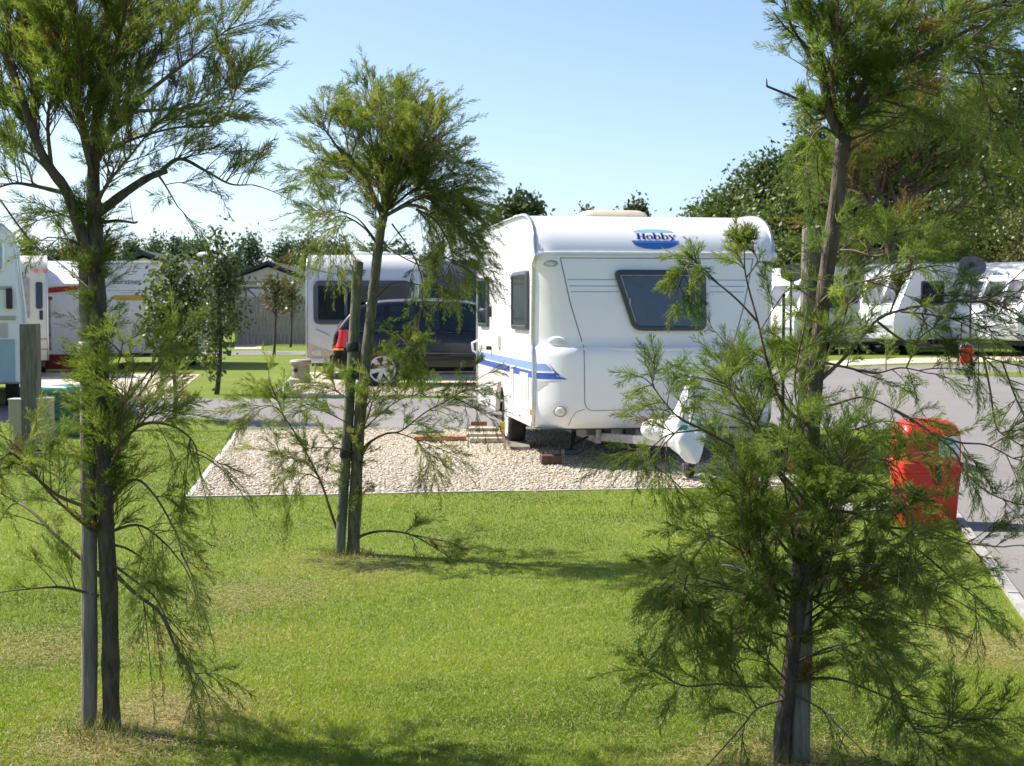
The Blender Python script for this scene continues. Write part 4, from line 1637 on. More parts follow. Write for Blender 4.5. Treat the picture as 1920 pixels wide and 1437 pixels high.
q.lathe([(.001, -.012), (.20, -.012), (.20, -.002)], 24, 'y', (.62, 0, 1.60))
q.build('red_roundel', REDB, MH, auto=40)
q = MB()
q.cbox(.93, 1.02, -.09, -.01, 1.50, 1.80, .02)
q.build('mirror', BLACK, MH, auto=40)
q = MB()
q.tube([(x * .995 + (.02 if x > 0 else -.02), .05, z) for x, z in prx[1:]], .022, 6)
q.build('edge_trim', ALU, MH, smooth=True)
for sx in (-1, 1):
    for yy in (1.1, 4.8):
        t, h = wheel(MH, sx * 1.0, yy, .33, .33, .2)
        q = MB()
        o = sx * (h - .01)
        q.lathe([(.2, o), (.12, o - sx * .03), (.04, o), (.001, o)], 18, 'x', (sx * 1.0, yy, .33))
        q.build('rim', SILVERW, t, auto=40)
    side_win(MH, sx, 1.17, 2.2, 3.4, 1.5, 2.1, fm=FRAME)

# --- white caravans at right, sloped fronts
prs = [(.20, .42), (.04, .52), (.0, .85), (.03, 1.15), (.14, 1.25), (.62, 2.12), (.72, 2.26), (.92, 2.42), (1.2, 2.5), (3.6, 2.52), (4.6, 2.48), (4.95, 2.2), (5.05, 1.3), (4.95, .44)]


def sloped(label, x, y, rz, hw=1.1, lettering=False):
    o = thing('touring_caravan', label, 'caravan', (x, y, H(x, y)), rad(rz), 'white caravans with sloped fronts at right')
    van_shell(o, prs, hw, WHITE, 2.7)
    k = (.62 - .14) / (2.12 - 1.25)
    mpf = lambda a, c, d: (a, .14 + k * (c - 1.25) - d, c + d * .4)
    for x0, x1 in ((-.98, -.40), (-.33, .33), (.40, .98)):
        window(o, round_poly([(x0, 2.0), (x1, 2.0), (x1, 1.36), (x0, 1.36)], .08, 4), mpf, .035, .02, SILVERW, mat('lilac_grey_pane', (.10, .11, .14), .08, var=.3, vscale=3, spec=.8), 'front_window')
    q = MB()
    q.cbox(-1.0, 1.0, -.03, .12, .80, .83, .01)
    q.cbox(-.02, .02, -.02, .12, .5, 1.1, .006)
    q.build('locker_seam', SILVERW, o)
    q = MB()
    q.cbox(-1.05, 1.05, .0, .2, .44, .60, .03)
    q.build('front_valance', SILVERW, o, auto=40)
    for sx in (-1, 1):
        side_win(o, sx, hw, 1.0, 1.9, 1.35, 2.0)
        side_win(o, sx, hw, 3.5, 4.5, 1.35, 2.0)
    q = MB()
    q.tube([(.45, .2, .4), (0, -1.0, .38), (-.45, .2, .4)], .04, 6)
    q.tube([(0, -.9, .4), (0, -.9, .03)], .025, 6)
    q.build('drawbar', STEEL, o)
    if lettering:
        text(o, 'AVON', .20, (0, .612, 2.14), mat('green_letters', (.02, .22, .15), .5, var=.05), rot=(55, 0, 0), shear=.2)
    return o


sloped('white caravan with sloped front window and small green lettering at the far right edge', 12.45, 38.6, -58, lettering=True)
sloped('white caravan seen through twigs, second of the sloped fronted caravans from the right', 9.6, 39.9, -58)
sloped('white sloped fronted caravan just right of the thick pale stake, partly covered by foliage', 8.2, 43.6, -58)
sloped('white sloped fronted caravan peeping out between the big caravan and the thick stake', 7.15, 41.0, -58)

# grey lodge behind them
LG = thing('lodge', 'low lodge with pale grey sloping roof behind the white caravans at right', 'lodge', (14.2, 47.0, H(12, 47)), rad(-6))
q = MB()
q.box(-3.6, 3.6, 0, 5, 0, 2.05)
q.build('wall', mat('sage_cladding', (.36, .36, .29), .8, var=.08), LG)
q = MB()
q.slab([(-4, -.4, 1.98), (4, -.4, 1.98), (4, 2.5, 2.85), (-4, 2.5, 2.85)], (0, 0, .10))
q.slab([(-4, 5.4, 1.98), (4, 5.4, 1.98), (4, 2.51, 2.85), (-4, 2.51, 2.85)], (0, 0, .10))
q.build('roof', mat('pale_grey_roof', (.42, .42, .43), .6, var=.08), LG)
for x0 in (-2.6, -.7, 1.3):
    flat_win(LG, x0, x0 + .9, 1.0, 1.75, 0, .02, SILVERW, GLASS, .05)


def dish(label, px, py, Y, r, rz):
    p = W(px, py, Y)
    g = H(p[0], p[1])
    o = thing('satellite_dish', label, 'satellite dish', (p[0], p[1], g), rad(rz), 'satellite dishes on poles')
    zc = p[2] - g
    q = MB()
    R = []
    for t in np.linspace(0.02, 1, 7):
        R.append([(r * t * math.cos(a), .14 * r * t * t * -1 - .02 + r * t * math.sin(a) * .25, zc + r * .78 * t * math.sin(a)) for a in np.linspace(0, 6.283, 29)[:-1]])
    R2 = [[(x, y + .02, z) for x, y, z in ring] for ring in R[::-1]]
    q.loft(R + R2)
    q.build('dish', mat('dark_grey_mesh_dish', (.10, .10, .11), .55, var=.2), o, auto=50)
    q = MB()
    q.tube([(0, .04, 0), (0, .04, zc - .02)], .03, 8)
    q.cbox(-.07, .07, -.02, .10, zc - .14, zc + .10, .01)
    q.tube([(0, .04, .5), (.4, -.3, 0)], .018, 6)
    q.tube([(0, .04, .5), (-.4, -.3, 0)], .018, 6)
    q.tube([(0, .04, .5), (0, .5, 0)], .018, 6)
    q.build('tripod', DSTEEL, o)
    q = MB()
    q.tube([(0, -.02, zc - r * .7), (0, .52, zc - .1)], .012, 6)
    q.cbox(-.04, .04, .48, .6, zc - .15, zc - .03, .01)
    q.build('receiver_arm', DSTEEL, o)
    return o


dish('large dark satellite dish on a tall pole near the far right caravan', 1822, 500, 36.9, .345, 0)
dish('dark satellite dish half hidden behind the thick pale stake', 1484, 512, 38.0, .30, 0)

x, y = G(1812, 681)
o = thing('bucket', 'small red bucket under the far right satellite dish', 'bucket', (x, y, H(x, y)), 0)
q = MB()
q.lathe([(.001, 0), (.14, 0), (.17, .33), (.18, .34), (.165, .335), (.13, .03), (.001, .03)], 20)
q.build('pail', REDP, o, auto=40)
q = MB()
q.tube([(.17 * math.cos(t), 0, .32 + .14 * math.sin(t)) for t in np.linspace(0, math.pi, 9)], .008, 5)
q.build('handle', STEEL, o)

# ================================================================== FENCE, STATIC HOMES, STREET LAMP
FY = 60.0
fx0, fx1 = W(440, 600, FY)[0], W(660, 600, FY)[0]
FN = thing('board_fence', 'tall weathered vertical board fence behind the young trees', 'fence', (fx0, FY, .17), 0)
q = MB()
x = 0
rng = np.random.default_rng(4)
while x < fx1 - fx0 + 3:
    q.cbox(x, x + .14, rng.uniform(0, .012), .03, 0.03, 2.0 + rng.uniform(-.02, .02), .003)
    x += .152
q.build('boards', FENCEM, FN)
q = MB()
for z in (.35, 1.0, 1.7):
    q.box(0, fx1 - fx0 + 3, .033, .08, z, z + .09)
q.build('rails', FENCEM, FN)


def static_home(label, px0, px1, eave_py, ridge_py, Y, depth=8):
    a, c = W(px0, eave_py, Y), W(px1, eave_py, Y)
    r = W((px0 + px1) / 2, ridge_py, Y)
    wd = c[0] - a[0]
    o = thing('static_home', label, 'mobile home', ((a[0] + c[0]) / 2, Y, .17), 0, 'static homes with gable ends')
    ze, zr = a[2] - .17, r[2] - .17
    h = wd / 2 - .18
    q = MB()
    q.slab([(-h, 0, .3), (h, 0, .3), (h, 0, ze - .04), (0, 0, zr - .12), (-h, 0, ze - .04)], (0, depth, 0))
    q.build('wall', HOUSEW, o)
    q = MB()
    for s in (-1, 1):
        q.slab([(s * (wd / 2 + .12), -.3, ze - .12), (0, -.3, zr - .0), (0, -.3, zr + .16), (s * (wd / 2 + .12), -.3, ze + .04)], (0, depth + .6, 0))
    q.build('roof', ROOFM, o)
    f = MB()
    f.box(-h, h, -.025, -.002, ze - .30, ze - .16)
    f.build('fascia', mat('tan_fascia', (.55, .38, .22), .7, var=.08), o)
    for x0, x1 in ((-h * .70, h * .35), (h * .45, h * .80)):
        wv = flat_win(o, x0, x1, 1.05, ze - .42, 0, .03, mat('brown_window_frame', (.16, .11, .08), .5, var=.03), CURT, .07)
    q = MB()
    q.cbox(-h, h, -.04, .2, .02, .32, .02)
    q.build('skirting', mat('grey_skirting', (.25, .24, .23), .8, var=.1), o)
    return o


static_home('cream static home with dark gable roof behind the wooden fence', 434, 572, 521, 496, 66)
static_home('static home with dark gable roof above the cream caravan', 178, 362, 509, 478, 58)

p = W(387, 480, 50)
o = thing('street_lamp', 'slim post with a flat white lamp head above the young trees at left', 'lamp', (p[0], 50, .17), 0)
q = MB()
q.tube([(0, 0, 0), (0, 0, p[2] - .2)], .05, 8)
q.build('post', STEEL, o, smooth=True)
q = MB()
q.lathe([(.001, p[2] - .20), (.30, p[2] - .19), (.34, p[2] - .12), (.2, p[2] - .05), (.001, p[2] - .03)], 18)
q.build('lamp_head', WHITE, o, auto=40)
# ================================================================== VEGETATION


def nrm(a):
    return a / (np.linalg.norm(a, axis=-1, keepdims=True) + 1e-9)


def perp_to(d, rng):
    r = rng.normal(size=d.shape)
    r -= np.sum(r * d, axis=-1, keepdims=True) * d
    return nrm(r)


def smooth_path(P, n):
    """Catmull-Rom through the points, n samples"""
    P = np.asarray(P, float)
    if len(P) == 2:
        t = np.linspace(0, 1, n)[:, None]
        return P[0] * (1 - t) + P[1] * t
    Q = np.vstack([2 * P[0] - P[1], P, 2 * P[-1] - P[-2]])
    u = np.linspace(0, len(P) - 1 - 1e-6, n)
    i = u.astype(int)
    t = (u - i)[:, None]
    a, b, c, d = Q[i], Q[i + 1], Q[i + 2], Q[i + 3]
    return .5 * ((2 * b) + (-a + c) * t + (2 * a - 5 * b + 4 * c - d) * t ** 2 + (-a + 3 * b - 3 * c + d) * t ** 3)


class Feathery:
    """a tamarisk: tapering wood, branchlets, and sprays of hair-fine twiglets"""

    def __init__(self, Y, seed, scale=1.0):
        self.Y, self.sc = Y, scale
        self.rng = np.random.default_rng(seed)
        self.trunk, self.limbs = MB(), MB()
        self.sh = []                      # shoots: point, direction, length, tint
        self.tw = []

    def path(self, pts, dy0, dy1, n):
        P = []
        m = len(pts) - 1
        for i, (px, py) in enumerate(pts):
            t = i / m
            P.append(W(px, py, self.Y + dy0 + (dy1 - dy0) * t ** 1.2))
        return smooth_path(P, n)

    def wood(self, mb, P, r0, r1, n=7, rough=0.05):
        k = len(P)
        rr_ = [lerp(r0, r1, (i / (k - 1)) ** .85) * self.rng.uniform(1 - rough, 1 + rough) for i in range(k)]
        mb.tube([tuple(p) for p in P], rr_, n)

    def stem(self, pts, r0, r1, dy0=0, dy1=0, n=26):
        P = self.path(pts, dy0, dy1, n)
        self.wood(self.trunk, P, r0, r1, 12, .07)
        return P

    def limb(self, pts, r0=.012, r1=.002, dy=None, dens=13, bl=(.16, .42), up=.35, droop=.15, start=.2, spread=.75, sl=(.12, .26), ns=13, tint=None, wood=True, tipclump=1, y0=0.0):
        rng = self.rng
        if dy is None:
            dy = rng.uniform(-.35, .35)
        n = max(8, 5 * len(pts))
        P = self.path(pts, y0, y0 + dy, n)
        L = np.sum(np.linalg.norm(np.diff(P, axis=0), axis=1))
        if wood:
            self.wood(self.limbs, P, r0, r1, 7 if r0 > .008 else 5)
        nb = rng.poisson(dens * L * self.DM) + 1
        for j in range(nb):
            t = rng.uniform(start, 1)
            f = t * (n - 1)
            i = min(n - 2, int(f))
            p = P[i] + (P[i + 1] - P[i]) * (f - i)
            tg = nrm(P[min(n - 1, i + 2)] - P[max(0, i - 1)])
            q = perp_to(tg, rng)
            d = nrm(tg * .62 + q * spread + np.array([0, 0, up]))
            self.branchlet(p, d, rng.uniform(*bl) * (1.1 - .35 * t), droop, sl, ns, tint, up)
        for _ in range(tipclump):
            tg = nrm(P[-1] - P[-3])
            self.branchlet(P[-1], nrm(tg + perp_to(tg, rng) * .3), rng.uniform(*bl) * .8, droop, sl, ns, tint, up)

    def bare(self, pts, r0, r1, dy=0., y0=0.):
        P = self.path(pts, y0, y0 + dy, max(6, 4 * len(pts)))
        self.wood(self.limbs, P, r0, r1, 6)

    def branchlet(self, p, d, L, droop, sl, ns, tint, up):
        rng = self.rng
        L *= self.sc * self.LS
        sl = (sl[0] * self.LS, sl[1] * self.LS)
        ns = ns / self.LS
        n = 5
        s = np.linspace(0, 1, n)[:, None]
        wob = perp_to(d, rng) * rng.uniform(-.12, .12)
        B = p + d * L * s + (wob * s * (1 - s) * 2 + np.array([0, 0, -droop]) * s ** 2) * L
        r = (.0016 + .006 * L) * self.sc
        self.limbs.tube([tuple(b) for b in B], [lerp(r, .0012 * self.sc, i / (n - 1)) for i in range(n)], 4, caps=False)
        base = tint if tint is not None else self.pick()
        k = max(2, rng.poisson(ns * L / self.sc))
        for _ in range(k):
            t = rng.uniform(.12, 1)
            f = t * (n - 1)
            i = min(n - 2, int(f))
            q = B[i] + (B[i + 1] - B[i]) * (f - i)
            tg = nrm(B[i + 1] - B[i])
            e = nrm(tg * .9 + perp_to(tg, rng) * .5 + np.array([0, 0, up * .6]))
            self.sh.append((*q, *e, rng.uniform(*sl) * (1.1 - .4 * t) * self.sc, *(np.array(base) * rng.uniform(.85, 1.18))))
        tg = nrm(B[-1] - B[-2])
        self.sh.append((*B[-1], *tg, rng.uniform(*sl) * self.sc, *base))

    PAL = [(0.109, 0.155, 0.038), (0.146, 0.197, 0.044), (0.190, 0.229, 0.053), (0.125, 0.176, 0.051), (0.234, 0.250, 0.083)]
    DM = 1.0
    LS = 1.0

    def pick(self):
        r = self.rng
        c = np.array(self.PAL[r.integers(0, len(self.PAL))])
        if r.random() < .05:
            c = np.array([.17, .125, .05])
        return c * r.uniform(.85, 1.15)

    def fuzz(self, P, n, L=(.10, .24), up=.5, tint=None, out=.8):
        """shoots sprouting straight from a trunk"""
        rng = self.rng
        for _ in range(n):
            f = rng.uniform(0, len(P) - 1.01)
            i = int(f)
            q = P[i] + (P[i + 1] - P[i]) * (f - i)
            a = rng.uniform(0, 6.283)
            d = nrm(np.array([math.cos(a) * out, math.sin(a) * out, up]))
            self.branchlet(q, d, rng.uniform(*L), .1, (.08, .2), 12, tint, .3)

    def crown(self, K=18, M=7, tl=.056, nl=.018, wdt=.0019, droop=.18):
        rng = self.rng
        S = np.array(self.sh)
        n = len(S)
        s = self.sc
        P, D, L, T = S[:, :3], S[:, 3:6], S[:, 6], S[:, 7:10]
        # spine of every shoot: three tapering pieces
        V, F, TT = [], [], []
        off = 0

        def ribbons(A, B, wa, wb, tint):
            nonlocal off
            d = nrm(B - A)
            sd_ = perp_to(d, rng)
            m = len(A)
            wa, wb = np.broadcast_to(wa, (m,))[:, None], np.broadcast_to(wb, (m,))[:, None]
            v = np.stack([A - sd_ * wa, A + sd_ * wa, B + sd_ * wb, B - sd_ * wb], 1).reshape(-1, 3)
            idx = off + np.arange(m)[:, None] * 4
            f = np.concatenate([idx + [[0, 1, 2]], idx + [[0, 2, 3]]], 0)
            V.append(v)
            F.append(f)
            TT.append(np.repeat(tint, 4, 0))
            off += len(v)

        def tris(A, d, ln, wd, tint):
            nonlocal off
            sd_ = perp_to(d, rng)
            m = len(A)
            v = np.stack([A - sd_ * wd, A + sd_ * wd, A + d * ln[:, None]], 1).reshape(-1, 3)
            F.append(off + np.arange(m * 3).reshape(-1, 3))
            V.append(v)
            TT.append(np.repeat(tint, 3, 0))
            off += m * 3

        def at(t):
            t = np.asarray(t)
            if t.ndim == 1:
                t = t[:, None]
            return P[:, None, :] + D[:, None, :] * (L[:, None] * t)[:, :, None] + np.array([0, 0, -1.0]) * (droop * L[:, None] * t ** 2)[:, :, None]
        for a, b in ((0, .35), (.35, .7), (.7, 1)):
            A, B = at(np.full((n, 1), a))[:, 0], at(np.full((n, 1), b))[:, 0]
            ribbons(A, B, (.0017 - a * .001) * s, (.0017 - b * .001) * s, T * .9 + np.array([.012, .0, .0]))
        # twiglets
        tt = np.clip((np.arange(K)[None] + rng.random((n, K))) / K * .95 + .05, 0, 1)
        Q = at(tt).reshape(-1, 3)
        Dk = np.repeat(D, K, 0)
        Dk = nrm(Dk + np.array([0, 0, -1.0]) * (2 * droop * tt.reshape(-1, 1)))
        e = nrm(Dk * .84 + perp_to(Dk, rng) * .48)
        ln = tl * s * (1.05 - .65 * tt.reshape(-1)) * rng.uniform(.6, 1.25, n * K)
        Tk = np.repeat(T, K, 0) * rng.uniform(.85, 1.15, (n * K, 1))
        tris(Q, e, ln, wdt * .55 * s, Tk)
        # needles along the twiglets
        m = n * K
        u = (np.arange(M)[None] + rng.random((m, M))) / M * .92 + .04
        R = (Q[:, None, :] + e[:, None, :] * (ln[:, None] * u)[:, :, None]).reshape(-1, 3)
        e2 = np.repeat(e, M, 0)
        g = nrm(e2 * .86 + perp_to(e2, rng) * .42)
        nlen = nl * s * (1.1 - .5 * u.reshape(-1)) * rng.uniform(.6, 1.3, m * M)
        tris(R, g, nlen, wdt * .5 * s, np.repeat(Tk, M, 0) * rng.uniform(.88, 1.12, (m * M, 1)))
        return np.vstack(V), np.vstack(F), np.vstack(TT)

    def build(self, base, label, cat='tree', name='tamarisk_tree', trunk_m=None, **kw):
        o = thing(name, label, cat, base, 0, 'feathery tamarisk trees')
        bvec = np.array(base)
        for mb in (self.trunk, self.limbs):
            mb.v = [tuple(np.array(p) - bvec) for p in mb.v]
        if self.trunk.v:
            self.trunk.build('trunk', trunk_m or BARK, o, smooth=True, fixn=False)
        self.limbs.build('branches', TWIGM, o, smooth=True, fixn=False)
        V, F, T = self.crown(**kw)
        mk('crown', V - bvec, F, LEAF, o, tint=T)
        print('tree', label[:30], len(self.sh), 'shoots', len(F), 'tris')
        return o


# ------------------------------------------------------------------ left tamarisk
T = Feathery(5.42, 11)
T.DM = 1.75
T.LS = .74
tr = T.stem([(211, 1400), (208, 1300), (206, 1150), (198, 980), (192, 820), (186, 640), (180, 490), (178, 410)], .035, .030)
tr2 = T.stem([(178, 412), (175, 330), (180, 250), (190, 150), (200, 40), (206, -80)], .028, .012)
T.stem([(176, 478), (160, 462), (127, 364), (97, 320), (70, 270), (40, 180), (8, 100), (-30, 30)], .026, .010, dy1=-.25)
T.stem([(182, 402), (230, 365), (275, 335), (312, 320)], .019, .012, dy1=.1, n=14)
T.stem([(183, 285), (205, 250), (240, 215), (262, 190)], .02, .013, dy1=-.1, n=12)
for pts, kw in [
    ([(312, 320), (350, 298), (400, 320), (450, 345), (496, 347)], dict(r0=.010, dy=.1, y0=.1, bl=(.12, .28), up=.5, dens=15, start=.1)),
    ([(300, 322), (318, 345), (345, 388)], dict(r0=.006, dy=.1, bl=(.1, .2), dens=9)),
    ([(262, 190), (330, 140), (400, 90), (458, 45)], dict(r0=.010, dy=-.2, y0=-.1, up=.4, dens=13, bl=(.12, .32))),
    ([(215, 240), (270, 140), (330, 70), (370, 0), (395, -50)], dict(r0=.012, dy=.25, up=.4, dens=17)),
    ([(240, 210), (330, 205), (400, 195), (468, 145)], dict(r0=.008, dy=.3, up=.4, bl=(.12, .3), dens=13)),
    ([(190, 290), (260, 260), (340, 240), (430, 230), (470, 150)], dict(r0=.007, dy=-.3, up=.45, bl=(.12, .3), dens=12)),
    ([(185, 300), (225, 180), (250, 60), (262, -60)], dict(r0=.012, dy=.3, up=.5, dens=19)),
    ([(185, 260), (210, 130), (240, 20), (250, -60)], dict(r0=.010, dy=-.4, up=.5, dens=19)),
    ([(176, 300), (145, 200), (112, 100), (88, -40)], dict(r0=.012, dy=.3, up=.5, dens=21)),
    ([(176, 340), (150, 230), (150, 110), (140, -40)], dict(r0=.012, dy=-.4, up=.5, dens=21)),
    ([(97, 320), (60, 240), (20, 190), (-40, 140)], dict(r0=.009, dy=.2, up=.5, dens=19)),
    ([(70, 270), (60, 170), (60, 70), (50, -40)], dict(r0=.010, dy=.2, up=.5, dens=20)),
    ([(40, 180), (20, 90), (10, -30)], dict(r0=.008, dy=.1, up=.5, dens=20)),
    ([(97, 320), (90, 220), (110, 120), (110, 10)], dict(r0=.009, dy=-.3, up=.5, dens=20)),
    ([(127, 364), (60, 348), (20, 345), (-30, 362)], dict(r0=.010, dy=-.2, up=.6, dens=9, bl=(.14, .32))),
    ([(127, 364), (70, 300), (10, 260), (-40, 240)], dict(r0=.009, dy=.35, up=.5, dens=15)),
    ([(200, 60), (260, 20), (320, -60)], dict(r0=.009, dy=.1, up=.5, dens=18)),
    ([(180, 380), (215, 330), (260, 280), (300, 230)], dict(r0=.008, dy=-.35, up=.4, dens=10)),
    ([(180, 390), (205, 340), (225, 300), (240, 250)], dict(r0=.007, dy=.4, up=.4, dens=9)),
    ([(176, 440), (150, 420), (110, 400), (70, 390)], dict(r0=.005, dy=.3, up=.2, droop=.3, dens=9, bl=(.1, .24))),
    ([(165, 470), (130, 450), (90, 445)], dict(r0=.005, dy=-.2, up=.2, droop=.3, dens=12, bl=(.1, .24))),
    # epicormic growth and the lower skirt
    ([(190, 800), (230, 760), (270, 710), (295, 665)], dict(r0=.006, dy=-.2, up=.4, dens=11, bl=(.12, .3), spread=.5)),
    ([(192, 830), (240, 770), (290, 700), (325, 650)], dict(r0=.006, dy=.2, up=.4, dens=10, bl=(.12, .3), spread=.5)),
    ([(190, 760), (210, 710), (225, 670), (230, 640)], dict(r0=.005, dy=-.3, up=.4, dens=12, bl=(.12, .3))),
    ([(195, 870), (260, 800), (320, 798), (362, 828), (373, 872)], dict(r0=.008, dy=-.1, up=.2, dens=14, droop=.3, bl=(.1, .26))),
    ([(196, 900), (240, 820), (280, 780), (310, 760)], dict(r0=.007, dy=.35, up=.4, dens=17, bl=(.12, .3))),
    ([(196, 900), (225, 830), (235, 760), (250, 700)], dict(r0=.007, dy=-.4, up=.4, dens=17, bl=(.12, .3))),
    ([(190, 960), (110, 930), (60, 888), (22, 850), (-5, 868)], dict(r0=.009, dy=-.3, up=.35, dens=13, bl=(.14, .32))),
    ([(188, 1080), (110, 1010), (60, 960), (25, 945), (-5, 985)], dict(r0=.009, dy=.3, up=.4, dens=14, bl=(.14, .34))),
    ([(185, 1118), (120, 1102), (60, 1104), (-10, 1112)], dict(r0=.008, dy=-.2, up=.4, dens=6, bl=(.12, .25))),
    ([(190, 1010), (130, 960), (80, 910), (45, 855)], dict(r0=.008, dy=-.1, up=.4, dens=15, bl=(.14, .34))),
    ([(190, 980), (140, 920), (110, 890), (95, 850)], dict(r0=.007, dy=.35, up=.4, dens=13, bl=(.14, .34))),
    ([(60, 890), (30, 855), (5, 835)], dict(r0=.005, dy=.1, up=.4, dens=16, y0=-.2)),
    ([(198, 1000), (260, 985), (310, 1020), (345, 1062)], dict(r0=.007, dy=.1, up=.2, dens=15, droop=.3, bl=(.1, .26))),
    ([(200, 950), (250, 900), (290, 930), (330, 1000), (340, 1040)], dict(r0=.007, dy=-.3, up=.2, dens=13, droop=.3, bl=(.1, .26))),
    ([(200, 1060), (250, 1110), (300, 1150), (330, 1215), (360, 1255), (386, 1284)], dict(r0=.009, dy=-.25, up=.0, dens=19, droop=.35, bl=(.1, .26), start=.12)),
    ([(200, 1050), (240, 1080), (290, 1120), (320, 1180)], dict(r0=.007, dy=-.1, up=.0, dens=15, droop=.4, bl=(.1, .24))),
    ([(204, 1020), (240, 1030), (280, 1060), (300, 1100)], dict(r0=.006, dy=.2, up=.1, dens=17, droop=.3, bl=(.1, .24))),
    ([(198, 1000), (215, 930), (225, 860), (230, 800)], dict(r0=.006, dy=.3, up=.4, dens=18, bl=(.12, .3))),
]:
    T.DM = 2.7 if pts[0][1] < 400 else 1.0
    if pts[0][1] < 400:
        pts = [(178 + (x - 178) * (.93 if x > 178 else 1), y) for x, y in pts]
    if pts[0][1] < 400:
        kw['up'] = kw.get('up', .35) + .25
    T.limb(pts, **kw)
T.DM = 1.0
T.fuzz(tr[10:26], 95, up=.9, L=(.05, .12))
T.fuzz(tr2, 22, up=.6)
T.bare([(184, 418), (220, 414), (250, 418), (258, 416)], .007, .004)
T.bare([(250, 418), (246, 395), (243, 372)], .002, .001)
T.bare([(0, 375), (60, 455), (120, 500), (172, 545)], .004, .0012, dy=-.3, y0=-.3)
b0 = (W(211, 1396, 5.42)[0], 5.42, 0)
TL = T.build(b0, 'dark feathery tamarisk at the left edge with a dense fan shaped crown', K=19, M=7)

